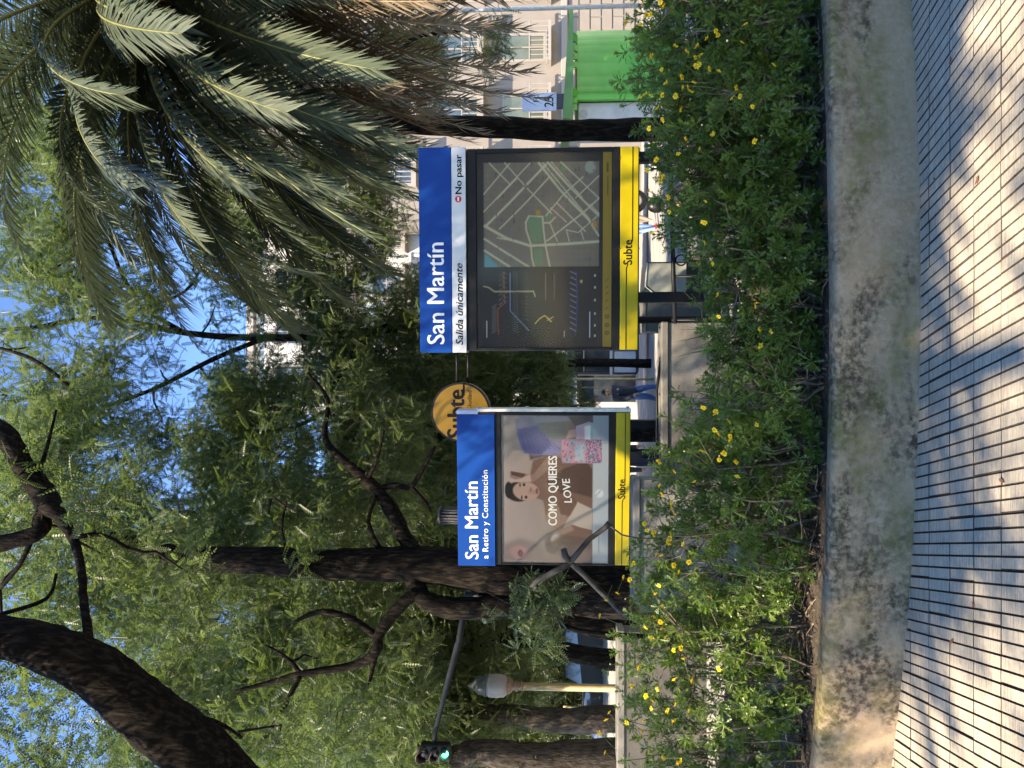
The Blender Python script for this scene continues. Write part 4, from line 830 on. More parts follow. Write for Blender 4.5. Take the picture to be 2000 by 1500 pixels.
# ------------------------------------------------------------------ foliage generators
def spray_template(npair, L, lw, ll, droop=.25, kind='leaf'):
    """one pinnate leaf: npair pairs of leaflets along a gently drooping stalk (x), unit length L"""
    vs = []; fs = []
    for i in range(npair):
        t = (i + .6) / npair; x = t * L; z = -droop * L * t * t; sz = ll * (1 - .45 * abs(t - .45) * 1.6)
        for s in (-1, 1):
            o = len(vs); cx_, cy_ = .35 * sz, s * sz
            vs += [(x, 0, z), (x + cx_ * .5 - lw * .5, cy_ * .5, z - .10 * sz), (x + cx_, cy_, z - .28 * sz), (x + cx_ * .5 + lw * .5, cy_ * .5, z - .08 * sz)]
            fs.append((o, o + 1, o + 2, o + 3) if s > 0 else (o + 3, o + 2, o + 1, o))
    o = len(vs); q = L; zq = -droop * L; vs += [(q - .1 * ll, -.002, zq), (q + .4 * ll, -lw * .5, zq - .1 * ll), (q + ll, 0, zq - .2 * ll), (q + .4 * ll, lw * .5, zq - .1 * ll)]; fs.append((o, o + 1, o + 2, o + 3))
    vs += [(0, -.004, 0), (0, .004, 0), (L, .002, zq), (L, -.002, zq)]; o += 4; fs.append((o, o + 1, o + 2, o + 3))
    return np.array(vs, np.float32), np.array(fs, np.int32)
def rots(n, tilt=.5, up=None):
    """random frames: x axis = stalk direction (mostly sideways and a little down), z roughly up"""
    az = rng.uniform(0, 2 * np.pi, n); el = rng.normal(-.15, tilt, n); ro = rng.normal(0, .6, n)
    x = np.stack([np.cos(el) * np.cos(az), np.cos(el) * np.sin(az), np.sin(el)], 1)
    up = np.tile([0, 0, 1.], (n, 1)); y = np.cross(up, x); y /= np.linalg.norm(y, axis=1, keepdims=True) + 1e-9; z = np.cross(x, y)
    c, s = np.cos(ro)[:, None], np.sin(ro)[:, None]; y2 = y * c + z * s; z2 = -y * s + z * c
    return np.stack([x, y2, z2], 1)      # rows
def scatter(template, pos, Rm, sc_, v):
    tv, tf = template; n = len(pos)
    V = np.einsum('kc,ncd->nkd', tv, Rm) * sc_[:, None, None] + pos[:, None, :]
    F = tf[None] + (np.arange(n) * len(tv))[:, None, None]
    return V.reshape(-1, 3), F.reshape(-1, tf.shape[1]), np.repeat(v, len(tv))
SP_A = spray_template(8, .25, .026, .046); SP_B = spray_template(7, .33, .044, .078); SP_B2 = spray_template(6, .42, .060, .11); SP_C = spray_template(5, .5, .075, .15)
def clusters(specs):
    """specs: (U, V, rU, rV, depth, depth radius, number of clusters, cluster radius)"""
    C = []; RR = []
    for U, V, rU, rV, D, rD, n, r in specs:
        k = 0
        while k < n:
            a, b, c = rng.uniform(-1, 1, 3); q = a * a + b * b + c * c
            if q > 1 or (q < .25 and rng.random() < .5): continue
            dd = D + c * rD; C.append(tuple(P(U + a * rU, V + b * rV, dd))); RR.append(r * rng.uniform(.6, 1.35)); k += 1
    return np.array(C), np.array(RR)
DENS = 1.95
def crown(tree, specs, tmpl, per, mtl, skel, twig=.02, size=1.0, extra=None, name='crown', maxlink=4.0):
    C, RR = clusters(specs)
    if extra is not None: C = np.vstack([C, extra[0]]) if len(C) else extra[0]; RR = np.concatenate([RR, extra[1]])
    pos = []; va = []
    for c, r in zip(C, RR):
        n = max(3, int(per * DENS * (r / .5) ** 2)); u = rng.normal(size=(n, 3)); u /= np.linalg.norm(u, axis=1, keepdims=True)
        rad = r * rng.uniform(.25, 1, n)[:, None] ** .6; p = c + u * rad * np.array([1.15, 1.15, .7]); pos.append(p); va.append(np.clip(rng.normal(rng.uniform(.0, 1.0), .18, n), 0, 1))  # wide tone per cluster puts highlights and dark gaps into the leaf colour
    pos = np.vstack(pos); va = np.concatenate(va); n = len(pos)
    V, F, A_ = scatter(tmpl, pos, rots(n, .7), rng.uniform(.45, 1.25, n) * size, va)
    o = ob(name, fast_mesh(name, V, F, v=A_), mtl, tree)
    if skel is not None:
        N = [Vector(s) for s in skel]; Nw = [twig * 2.2] * len(N); arr = np.array([tuple(s) for s in N]); order = np.argsort([np.min(np.linalg.norm(arr - c, axis=1)) for c in C]); mb = MB()
        for i in order:
            c = Vector(C[i]); dist = np.linalg.norm(arr - C[i], axis=1); j = int(np.argmin(dist)); a = N[j]
            if dist[j] < maxlink:
                L_ = (c - a).length; mid = (a + c) / 2 + Vector((random.uniform(-.13, .13), random.uniform(-.13, .13), random.uniform(-.02, .18))) * L_
                w0 = min(Nw[j] * .8, twig * 1.6); w1 = max(w0 * .45, .004); q1 = a.lerp(mid, .5) + Vector((random.uniform(-.05, .05),) * 3) * L_; mb.tube([a, q1, mid, c], [w0, w0 * .85, w0 * .7, w1], 4, cap=False)
                N += [mid, c]; Nw += [w0 * .7, w1 * 1.3]; arr = np.vstack([arr, tuple(mid), tuple(c)])
        ob('twigs', mb, M_twig, tree, kind='stuff')
    return n
def limb(tree, name, pts, rads, mtl=M_bark, n=14, jit=.07, base=False, seg=5):
    """pts: (U,V,depth) or Vector; rads in pixels at that depth (metres when pts are Vectors)"""
    W = []; Rr = []
    for p, r in zip(pts, rads):
        if isinstance(p, Vector): W.append(p); Rr.append(r * px(p.y) if r > 3 else r)
        else: W.append(P(*p)); Rr.append(r * px(p[2]))
    Q = []; S_ = []
    for i in range(len(W) - 1):
        p0 = W[max(i - 1, 0)]; p1 = W[i]; p2 = W[i + 1]; p3 = W[min(i + 2, len(W) - 1)]
        for k in range(seg):
            t = k / seg; Q.append(.5 * ((2 * p1) + (p2 - p0) * t + (2 * p0 - 5 * p1 + 4 * p2 - p3) * t * t + (3 * p1 - p0 - 3 * p2 + p3) * t ** 3)); S_.append(Rr[i] * (1 - t) + Rr[i + 1] * t)
    Q.append(W[-1]); S_.append(Rr[-1])
    mb = MB(); mb.tube(Q, S_, n, jit=jit); o = ob(name, mb, mtl, tree); return Q
# ------------------------------------------------------------------ trees
def base_pt(U, d): p = P(U, 1200, d); return Vector((p.x, d, gz(d) - .1))
# A: the tree behind the poster sign
tA = thing('tree', 'big dark barked tree rising behind the poster sign, lit on one flank of its trunk', 'tree', (P(352, 1200, 11).x, 11, gz(11)), 'street trees')
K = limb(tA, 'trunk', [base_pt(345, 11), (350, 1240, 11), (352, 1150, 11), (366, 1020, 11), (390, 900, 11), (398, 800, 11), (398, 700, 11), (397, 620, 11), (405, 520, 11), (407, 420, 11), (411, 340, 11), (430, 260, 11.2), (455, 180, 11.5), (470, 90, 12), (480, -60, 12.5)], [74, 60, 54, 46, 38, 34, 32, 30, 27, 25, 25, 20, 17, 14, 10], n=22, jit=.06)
sk = list(K[8:])
K2 = limb(tA, 'limb', [(330, 1120, 10.8), (322, 1020, 10.8), (313, 940, 10.8), (313, 880, 10.8), (326, 834, 10.8), (355, 812, 10.9), (392, 800, 11)], [30, 27, 23, 21, 19, 18, 20], n=14); sk += K2
Bs = [([(420, 812, 11), (452, 790, 11.1), (498, 768, 11.2), (535, 742, 11.3), (563, 716, 11.4), (611, 660, 11.6), (650, 634, 11.8), (720, 640, 12), (770, 600, 12.2)], [16, 15, 15, 13, 12, 8, 6, 4, 3]),
      ([(545, 735, 11.35), (552, 772, 11.3), (550, 803, 11.2), (590, 828, 11.1), (628, 850, 11.0)], [6, 6, 6, 5, 3]), ([(550, 803, 11.2), (520, 830, 11.1), (500, 842, 11)], [5, 4, 2]),
      ([(430, 740, 11), (480, 720, 11), (530, 735, 11.2)], [6, 4, 3]), ([(563, 716, 11.4), (600, 735, 11.2), (660, 750, 11.2)], [5, 4, 2]),
      ([(345, 815, 10.8), (310, 775, 10.7), (260, 740, 10.6), (226, 733, 10.5), (200, 690, 10.5), (184, 588, 10.4), (165, 520, 10.4), (150, 460, 10.3)], [13, 13, 12, 11, 8, 7, 5, 3]),
      ([(255, 738, 10.6), (290, 690, 10.6), (305, 640, 10.6), (300, 605, 10.7), (285, 575, 10.7)], [8, 7, 6, 5, 3]), ([(226, 733, 10.5), (180, 725, 10.4), (160, 718, 10.3)], [7, 4, 2]),
      ([(184, 588, 10.4), (120, 555, 10.2), (70, 525, 10.1), (5, 474, 10)], [6, 5, 4, 3]), ([(184, 588, 10.4), (215, 560, 10.5), (240, 520, 10.6)], [5, 4, 2]),
      ([(425, 560, 11), (470, 550, 11), (520, 560, 11)], [4, 3, 2])]
for pp, rr2 in Bs: sk += limb(tA, 'branch', pp, [r * 1.0 for r in rr2], n=8, seg=4)
crown(tA, [(250, 300, 330, 240, 12.5, 1.6, 60, .5), (560, 560, 260, 260, 13, 1.5, 70, .45), (150, 640, 230, 260, 12.6, 1.6, 70, .5), (640, 720, 130, 130, 12.8, 1.0, 26, .4), (480, 120, 260, 170, 12.3, 1.3, 42, .5), (440, 330, 90, 70, 10.7, .3, 5, .3), (400, 590, 100, 50, 10.6, .2, 3, .25)], SP_A, 56, M_leafA, sk, .018)
# B: the near leaning limb whose canopy roofs the pavement
tB = thing('tree', 'huge leaning dark limb of the nearest tree crossing the top corner of the sky side', 'tree', (base_pt(-290, 6.5).x, 6.5, gz(6.5)), 'street trees')
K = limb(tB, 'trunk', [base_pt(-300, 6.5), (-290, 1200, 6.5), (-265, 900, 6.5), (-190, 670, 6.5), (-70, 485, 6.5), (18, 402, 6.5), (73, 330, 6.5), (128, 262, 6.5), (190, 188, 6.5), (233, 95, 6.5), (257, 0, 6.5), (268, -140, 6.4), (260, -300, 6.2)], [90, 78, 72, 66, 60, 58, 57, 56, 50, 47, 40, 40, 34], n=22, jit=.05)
sk = list(K[20:])
sk += limb(tB, 'limb', [(236, 175, 6.6), (262, 172, 6.7), (330, 163, 7), (378, 160, 7.2), (440, 146, 7.6), (490, 118, 7.8), (515, 96, 7.9), (540, 82, 8), (590, 45, 8), (655, 2, 8), (720, -120, 8)], [9, 9, 8, 8, 9, 13, 24, 24, 20, 22, 22], n=12)
sk += limb(tB, 'limb', [(515, 98, 7.9), (488, 84, 7.9), (460, 74, 7.8), (438, 0, 7.7), (425, -100, 7.6)], [22, 18, 16, 17, 18], n=12)
for pp, rr2 in [([(130, 262, 6.5), (120, 300, 6.6), (90, 420, 6.8), (60, 470, 7)], [7, 6, 5, 3]), ([(450, 140, 7.6), (455, 200, 7.6), (430, 250, 7.7)], [6, 4, 3]), ([(560, 70, 8), (620, 90, 8.1), (700, 110, 8.2)], [6, 4, 2]), ([(465, 70, 7.8), (400, 40, 7.8), (350, 0, 7.9)], [6, 5, 4]), ([(300, 0, 6.8), (330, 90, 7), (380, 110, 7.1)], [5, 4, 3])]: sk += limb(tB, 'branch', pp, rr2, n=7, seg=4)
tgt = []
# canopy overhead (outside the frame): the tree continues over the pavement towards the sun
oc = []; orad = []
main = [(-3.9, 6.3, 5.6), (-4.0, 4.5, 6.6), (-4.2, 2.5, 7.2), (-4.3, .5, 7.5)]
ov = limb(tB, 'limb', [P(-70, 485, 6.5)] + [Vector(p) for p in main[1:]] + [Vector((-4.2, -2.0, 7.9))], [.22, .2, .17, .14, .08], n=12)
ov2 = limb(tB, 'limb', [Vector((-4.0, 4.5, 6.6)), Vector((-2.0, 4.0, 7.0)), Vector((0, 3.4, 7.3)), Vector((2.2, 3.0, 7.5))], [.13, .11, .09, .05], n=10)
ov3 = limb(tB, 'limb', [Vector((-4.2, 2.5, 7.2)), Vector((-6.0, 1.5, 7.7)), Vector((-8, .4, 8.0))], [.12, .1, .06], n=10)
for _ in range(165):
    x = rng.uniform(-9, 4.0); y = rng.uniform(-4.2, 6.2); z = rng.uniform(6.2, 8.2)
    if (z - 1.5) / max(y, .1) < .86: continue
    gx_, gy_ = x + .531 * z, y + .592 * z                 # where its shade falls: most clusters skipped to open sun lanes
    if -2.6 < gx_ < 2.8 and (2.55 < gy_ < 3.2 or (gx_ < -1 and 3.2 < gy_ < 3.5)) and rng.random() < .85: continue
    oc.append((x, y, z)); orad.append(rng.uniform(.35, .75))
for _ in range(22):     # unseen leaf clusters added to keep the planter wall in shade
    z = rng.uniform(6.4, 7.8); X_ = rng.uniform(-1.3, 2.6); y = 3.72 - .592 * z + rng.normal(0, .16); oc.append((X_ - .531 * z, y, z)); orad.append(rng.uniform(.36, .5))
for _ in range(12):  # more unseen leaf clusters added to shade the shrubs
    z = rng.uniform(6.4, 7.8); X_ = rng.uniform(-.6, 2.6); y = 5.0 - .592 * z + rng.normal(0, .5); oc.append((X_ - .531 * z, y, z)); orad.append(rng.uniform(.3, .5))
skB = sk + ov + ov2 + ov3
crown(tB, [(120, 60, 200, 150, 8.5, 1.2, 18, .38), (330, 330, 150, 150, 9, .8, 13, .32), (560, 40, 200, 110, 9, 1.2, 16, .35), (460, 170, 80, 70, 8, .6, 8, .25), (40, 620, 130, 200, 8.8, .8, 12, .32)], SP_A, 52, M_leafA, skB, .014)
crown(tB, [], SP_B2, 22, M_leafA, None, extra=(np.array(oc), np.array(orad)), name='overhead_crown')
# C: tree with open crown against the sky
tC = thing('tree', 'tall airy tree with thin dark branches against the blue sky between the signs', 'tree', (base_pt(900, 15).x, 15, gz(15)), 'street trees')
K = limb(tC, 'trunk', [base_pt(905, 15.5), (900, 1200, 15.5), (880, 900, 15.5), (850, 700, 15.3), (840, 520, 15), (850, 360, 14.8), (880, 200, 14.5), (860, 60, 14.3), (850, -80, 14)], [18, 15, 12, 9, 7, 6, 5, 4, 4], n=12); sk = list(K[12:])
for pp, rr2 in [([(840, 520, 15), (800, 420, 14.5), (740, 300, 14), (700, 180, 13.5), (690, 60, 13)], [5, 5, 4, 4, 3]), ([(850, 360, 14.8), (900, 280, 14.5), (960, 240, 14.2), (1050, 200, 14), (1120, 130, 14)], [5, 5, 4, 4, 3]), ([(1050, 200, 14), (1000, 140, 14), (960, 80, 14)], [4, 4, 3]),
                ([(700, 180, 13.5), (760, 120, 13), (800, 60, 13), (820, 0, 13)], [5, 4, 4, 3]), ([(845, 640, 15), (920, 600, 15), (1000, 590, 15), (1080, 520, 15)], [6, 5, 4, 3]), ([(850, 720, 15), (760, 660, 15), (700, 640, 14.6), (660, 560, 14.3)], [8, 6, 5, 3]),
                ([(1120, 130, 14), (1200, 60, 14), (1260, 0, 14)], [4, 4, 4]), ([(900, 280, 14.5), (930, 360, 14.4), (990, 400, 14.3)], [4, 3, 2]), ([(1180, -60, 13.5), (1200, 20, 13.5), (1190, 60, 13.5), (1240, 90, 13.6)], [7, 6, 5, 3])]: sk += limb(tC, 'branch', pp, rr2, n=7, seg=4)
crown(tC, [(790, 560, 190, 170, 15, 1.6, 62, .5), (920, 680, 190, 130, 15, 1.4, 50, .45), (820, 830, 150, 120, 15.5, 1.4, 70, .45), (860, 170, 330, 190, 14, 1.6, 84, .45), (1130, 110, 230, 160, 14, 1.5, 50, .5), (1330, 120, 180, 200, 15, 1.5, 34, .6), (1020, 480, 150, 130, 15, 1.4, 44, .45), (1100, 660, 150, 150, 15.5, 1.4, 56, .45), (620, 60, 160, 110, 14, 1.2, 24, .45), (660, 420, 120, 140, 14, 1.2, 26, .42), (700, 120, 130, 130, 13.6, 1.2, 22, .4)], SP_A, 44, M_leafA, sk, .018)
# D: tree between the signs (low bright foliage)
tD = thing('tree', 'bright green low hanging tree seen in the gap between the two signs', 'tree', (base_pt(640, 17).x, 17, gz(17)), 'street trees')
K = limb(tD, 'trunk', [base_pt(655, 17.5), (650, 1200, 17.5), (640, 1050, 17.5), (660, 940, 17.3), (700, 860, 17)], [16, 14, 12, 10, 7], n=10)
crown(tD, [(740, 1000, 110, 105, 16.5, 1.0, 70, .42), (700, 860, 120, 90, 16.5, 1.2, 50, .42), (560, 860, 130, 90, 16.5, 1.3, 44, .45), (790, 1070, 60, 40, 16, .5, 14, .32)], SP_A, 60, M_leafA, K[6:], .016)
# E: silvery sapling leaves next to the trunk
tE = thing('young_tree', 'young tree with pale silvery leaves beside the big dark trunk', 'tree', (base_pt(262, 10).x, 10, gz(10)))
K = limb(tE, 'trunk', [base_pt(255, 10), (262, 1180, 10), (285, 1080, 10), (320, 1000, 10), (345, 950, 10)], [6, 5, 4, 3, 2], n=7)
crown(tE, [(310, 1010, 52, 90, 9.9, .25, 12, .17), (350, 1080, 40, 70, 9.8, .2, 7, .15), (255, 1060, 40, 60, 10, .3, 6, .16)], spray_template(6, .18, .022, .05), 110, M_leafC, K, .006)
# F..: mid distance trees on the poster side
def midtree(label, U, d, pts, rads, specs, tm=SP_B, per=26, mt=M_leafB, bark=M_bark, br=()):
    t = thing('tree', label, 'tree', (base_pt(U, d).x, d, gz(d)), 'street trees')
    K = limb(t, 'trunk', [base_pt(U, d)] + [(a, b, d) for a, b in pts], rads, bark, n=12); s_ = list(K[5:])
    for pp, r_ in br: s_ += limb(t, 'branch', pp, r_, bark, n=6, seg=3)
    crown(t, specs, tm, per, mt, s_, .02, maxlink=5); return t
midtree('tree with furrowed pale bark in front of the parked van', 95, 15.5, [(95, 1190), (92, 1100), (100, 1020), (110, 900), (120, 760)], [30, 26, 24, 21, 18, 14], [(110, 930, 150, 130, 16.2, 1.0, 50, .42), (60, 740, 180, 150, 16.6, 1.5, 60, .5), (160, 830, 110, 110, 15.6, .8, 34, .4)], SP_A, 60, M_leafA, M_bark2)
midtree('thick rugged tree with pale peeling bark at the far left edge beside the traffic light', 12, 13, [(12, 1150), (10, 1050), (30, 950), (20, 880)], [52, 42, 36, 26, 20], [(0, 1020, 70, 40, 13, .3, 6, .3), (-60, 820, 130, 160, 14, 1.3, 30, .45)], SP_A, 56, M_leafA, M_bark2)
midtree('dark tree leaning left of the big trunk, third from the poster sign', 205, 18, [(212, 1190), (222, 1130), (236, 1070), (250, 960), (240, 800)], [22, 20, 18, 17, 14, 10], [(230, 930, 150, 130, 18.5, 1.5, 44, .6), (160, 760, 180, 150, 19, 1.8, 50, .65)])
midtree('dark curved tree just left of the big trunk behind the silvery leaves', 268, 16, [(272, 1190), (290, 1110), (330, 1040), (345, 960)], [24, 22, 18, 16, 12], [(330, 880, 140, 120, 17, 1.4, 40, .6), (300, 640, 200, 170, 18, 1.8, 54, .65)])
midtree('round headed tree behind the traffic light arm', 20, 24, [(20, 1150), (30, 1000), (30, 800)], [14, 14, 12, 9], [(30, 900, 190, 190, 24, 2.0, 64, .85), (60, 600, 220, 220, 24, 2.4, 70, .9)])
midtree('dense tree filling the gap behind the big trunk', 470, 25, [(470, 1150), (465, 1000), (460, 800)], [16, 14, 12, 9], [(430, 980, 190, 160, 25, 2, 64, .8), (440, 760, 230, 190, 25, 2.4, 74, .9), (420, 450, 230, 200, 25, 2.5, 54, .9)])
midtree('tree with full crown behind the round sign', 610, 27, [(612, 1150), (620, 1000), (630, 850)], [13, 12, 11, 9], [(620, 960, 190, 130, 27, 2, 60, .85), (640, 740, 200, 170, 27, 2.4, 66, .9), (600, 520, 170, 130, 27, 2.2, 36, .9)])
midtree('street tree standing farthest at the bus end', 790, 30, [(792, 1150), (790, 1000), (780, 860)], [9, 8, 8, 6], [(800, 950, 130, 110, 30, 2, 34, .8), (760, 800, 130, 100, 30, 2, 26, .8), (720, 1095, 90, 45, 31, 1.5, 22, .6), (660, 1150, 70, 30, 30, 1.5, 14, .5)])
midtree('street tree rising high behind the upper branches', 300, 30, [(300, 1150), (290, 900), (280, 600)], [14, 12, 11, 9], [(200, 700, 260, 220, 30, 2.5, 70, 1.05), (260, 420, 290, 220, 30, 2.5, 70, 1.05), (120, 960, 200, 170, 30, 2.4, 54, 1.0), (360, 980, 180, 130, 31, 2, 40, .95), (120, 1130, 160, 45, 31, 2, 16, .7), (290, 1110, 160, 40, 31, 2, 16, .7)], SP_C, 20)
for i, (bx_, by_) in enumerate([(-9, -13), (-2, -14), (5, -13), (12, -10)]):
    t = thing('tree', ['broad dark tree standing behind the viewer, first of four', 'second broad dark tree standing behind the viewer', 'third broad dark tree standing behind the viewer', 'fourth broad dark tree standing behind the viewer'][i], 'tree', (bx_, by_, .249), 'street trees out of the picture')
    b_ = Vector((bx_, by_, .1)); K = limb(t, 'trunk', [b_, b_ + Vector((0, 0, 1.5)), b_ + Vector((.2, .1, 3)), b_ + Vector((.1, -.2, 5))], [.3, .25, .22, .16], n=10)
    cc = rng.normal(size=(46, 3)); cc /= np.linalg.norm(cc, axis=1, keepdims=True); cc = cc * rng.uniform(.3, 1, 46)[:, None] ** .5 * np.array([3.4, 2.6, 3.0]) + np.array([bx_, by_, 4.6])
    crown(t, [], SP_C, 13, M_leafB, None, extra=(cc, rng.uniform(.8, 1.2, 46)))
# G: dark straight trunk next to the number board
tG = thing('tree', 'slim straight black trunk between the kiosk and the larger sign, crown hidden by palm fronds', 'tree', (base_pt(1246, 12).x, 12, gz(12)), 'street trees')
K = limb(tG, 'trunk', [base_pt(1246, 12), (1246, 1200, 12), (1245, 1100, 12), (1250, 1000, 12), (1256, 800, 12.2), (1262, 600, 12.4), (1270, 420, 12.6)], [24, 21, 20, 21, 18, 16, 12], n=14)
sk = K[18:]
for pp, rr2 in [([(1256, 800, 12.2), (1330, 760, 12.4), (1420, 800, 12.6), (1440, 900, 12.8)], [7, 6, 4, 3]), ([(1262, 600, 12.4), (1200, 520, 12.6), (1120, 500, 12.8)], [6, 5, 3])]: sk += limb(tG, 'branch', pp, rr2, n=7, seg=4)
crown(tG, [(1410, 960, 60, 60, 12.8, .3, 7, .28), (1150, 470, 130, 110, 13.6, 1, 18, .4), (1330, 350, 130, 120, 13.6, 1, 16, .4), (1330, 640, 170, 260, 14, 1, 60, .42), (1470, 700, 80, 240, 14, 1, 24, .42)], SP_A, 50, M_leafA, sk, .012)
# ------------------------------------------------------------------ palm
PC = (P(1572, 1000, 9.6).x, 9.6); pz = P(1572, 285, 9.6).z
tp = thing('palm_tree', 'large feather palm, arching grey green fronds above a skirt of dry brown ones', 'palm', (PC[0], PC[1], gz(9.6)))
mb = MB(); hh = np.linspace(gz(9.6) - .1, pz, 60); mb.tube([(PC[0], PC[1], z) for z in hh], [.36 + .035 * (i % 2) + .12 * (i / 60) ** 3 for i in range(60)], 18, jit=.08); ob('trunk', mb, mat('brown_palm_trunk', (.08, .05, .03), (.2, .13, .08), rough=.95, scale=12, bump=1), tp)
def frond(az, e0, L, droop, base, mt, rmt, green=True, nl=74, ll=.46, seed=0):
    r_ = np.random.default_rng(seed); n = 26; ds = L / n; p = np.array(base, float); az_ = az; Q = [p.copy()]; T = []
    tw = r_.normal(0, .10)
    for i in range(n):
        s = (i + 1) / n; e = e0 - droop * s ** 1.25; e = max(e, R(-88)); az_ += tw / n
        t = np.array([math.cos(e) * math.cos(az_), math.cos(e) * math.sin(az_), math.sin(e)]); T.append(t); p = p + t * ds; Q.append(p.copy())
    T.append(T[-1]); Q = np.array(Q); T = np.array(T)
    rad = np.linspace(.034, .005, n + 1); mb = MB(); mb.tube([tuple(q) for q in Q], list(rad), 5); 
    f = ob('frond', mb, rmt, tp)
    ts = np.linspace(.10, .995, nl); V = []; F = []; A_ = []
    side0 = np.array([-math.sin(az), math.cos(az), 0]); roll = r_.normal(0, .35)
    for t in ts:
        x = t * n; i = min(int(x), n - 1); fr = x - i; c = Q[i] * (1 - fr) + Q[i + 1] * fr; tg = T[i]; sd = side0 - tg * side0.dot(tg); sd /= np.linalg.norm(sd); up = np.cross(tg, sd); up = up if up[2] > 0 else -up
        s2 = sd * math.cos(roll * t) + up * math.sin(roll * t); u2 = -sd * math.sin(roll * t) + up * math.cos(roll * t)
        lf = ll * (min(1, .35 + t * 3.2)) * (1 - .62 * max(0, t - .6) / .4) 
        for s in (-1, 1):
            if not green and r_.random() < .12: continue
            l = lf * r_.uniform(.85, 1.1); ang = (.95 - .45 * t) + r_.normal(0, .09) * (1 if green else 2.6); vv = .30 + r_.normal(0, .12) if green else r_.normal(-.3, .4)
            d_ = tg * math.cos(ang) + s * s2 * math.sin(ang) + u2 * vv * .5; d_ /= np.linalg.norm(d_); wv = np.cross(d_, u2); wv /= np.linalg.norm(wv) + 1e-9
            w_ = .0155 if green else .013; g = np.array([0, 0, -1.]) * l * (.42 if green else .34); o = len(V)
            m1 = c + d_ * l * .45 + g * .25; e1 = c + d_ * l + g
            V += [c - wv * w_ * .5, c + wv * w_ * .5, m1 + wv * w_, m1 - wv * w_, e1]; F += [(o, o + 1, o + 2, o + 3), (o + 3, o + 2, o + 4, o + 4)]
            a = np.clip(r_.normal(.5, .25), 0, 1); A_ += [a] * 5
    V = np.array(V); 
    mbq = fast_mesh('leaflets', V, np.array([[a, b, c, d_] if c != d_ else [a, b, c, c] for a, b, c, d_ in F])[::2], v=A_)
    # tips as triangles joined in
    tri = np.array([f_[:3] for f_ in F[1::2]]); me = bpy.data.meshes.new('leaflets')
    quads = np.array(F[::2]); bpy.data.meshes.remove(mbq)
    allv = np.asarray(V, np.float32); me.vertices.add(len(allv)); me.vertices.foreach_set('co', allv.ravel())
    li = np.concatenate([quads.ravel(), tri.ravel()]).astype(np.int32); me.loops.add(len(li)); me.loops.foreach_set('vertex_index', li)
    nq, nt_ = len(quads), len(tri); me.polygons.add(nq + nt_); st = np.concatenate([np.arange(nq) * 4, nq * 4 + np.arange(nt_) * 3]).astype(np.int32); me.polygons.foreach_set('loop_start', st)
    me.polygons.foreach_set('loop_total', np.concatenate([np.full(nq, 4), np.full(nt_, 3)]).astype(np.int32))
    at = me.attributes.new('v', 'FLOAT', 'POINT'); at.data.foreach_set('value', np.array(A_, np.float32)); me.update(calc_edges=True)
    ob('leaflets', me, mt, f, kind='stuff'); return f
# fronds: azimuth (180 = towards picture left, 270 = towards the viewer), start elevation, length, droop
k = 0
for i in range(54):
    az = R((i * 137.5) % 360); rank = i / 54; e0 = R(68 - 85 * rank + random.uniform(-6, 6)); L = random.uniform(3.9, 4.9)
    frond(az, e0, L, R(100 - 30 * rank + random.uniform(-12, 16)), (PC[0] + .28 * math.cos(az), PC[1] + .28 * math.sin(az), pz + .25 - .5 * rank), M_palm, M_rachis, True, 100, .54, 100 + i)
hand = [(182, 22, 4.1, 66), (196, 6, 4.0, 52), (208, -8, 4.2, 48), (186, -12, 4.3, 46), (222, -16, 4.3, 50), (171, -24, 4.4, 34), (212, -32, 4.3, 36), (240, -30, 4.1, 44), (200, 40, 4.0, 95), (228, 30, 4.2, 105), (176, 52, 4.0, 78), (192, -40, 4.2, 34), (232, 0, 4.5, 62), (246, -12, 4.4, 58), (218, 14, 4.6, 66), (205, -22, 4.7, 40), (228, -34, 4.5, 40), (250, 18, 4.4, 80), (190, 12, 4.6, 52), (236, -44, 4.4, 34), (178, 4, 4.6, 50), (214, 48, 4.6, 92), (184, 36, 4.7, 70), (176, -14, 5.0, 40), (188, -4, 5.1, 44), (198, -26, 4.9, 34), (182, 16, 5.0, 56), (172, -2, 4.9, 46), (194, 26, 5.0, 62), (176, -34, 4.6, 28), (184, -38, 4.8, 26), (192, -30, 4.9, 30), (200, -36, 4.7, 26), (180, -24, 5.0, 36), (188, -46, 4.6, 20), (206, -42, 4.7, 24), (172, -44, 4.6, 20)]
for i, (a, e, L, dr) in enumerate(hand): frond(R(a), R(e), L, R(dr), (PC[0] + .3 * math.cos(R(a)), PC[1] + .3 * math.sin(R(a)), pz - .1), M_palm, M_rachis, True, 124, .64, 300 + i)
for i in range(46):
    az = R(120 + (i * 137.5) % 190); rank = i / 46
    frond(az, R(-22 - 40 * rank + random.uniform(-6, 6)), random.uniform(3.4, 4.1), R(46 - 22 * rank + random.uniform(-8, 8)), (PC[0] + .33 * math.cos(az), PC[1] + .33 * math.sin(az), pz - .6 - 1.15 * rank), M_dead, M_drach, False, 78, .44, 500 + i)
# orange fruit stalks in the crown
for i in range(7):
    az = R(170 + i * 17); mb = MB(); b0 = Vector((PC[0] + .3 * math.cos(az), PC[1] + .3 * math.sin(az), pz - .2))
    for q in range(16):
        a2 = az + random.uniform(-.5, .5); L = random.uniform(.6, 1.1); mb.tube([b0, b0 + Vector((math.cos(a2) * .4 * L, math.sin(a2) * .4 * L, .1)), b0 + Vector((math.cos(a2) * .8 * L, math.sin(a2) * .8 * L, -.35 * L)), b0 + Vector((math.cos(a2) * .95 * L, math.sin(a2) * .95 * L, -.8 * L))], [.012, .009, .007, .005], 4)
    ob('fruit_stalk', mb, mat('orange_fruit_stalk', (.40, .17, .04), (.5, .25, .06), rough=.6, scale=8), tp)
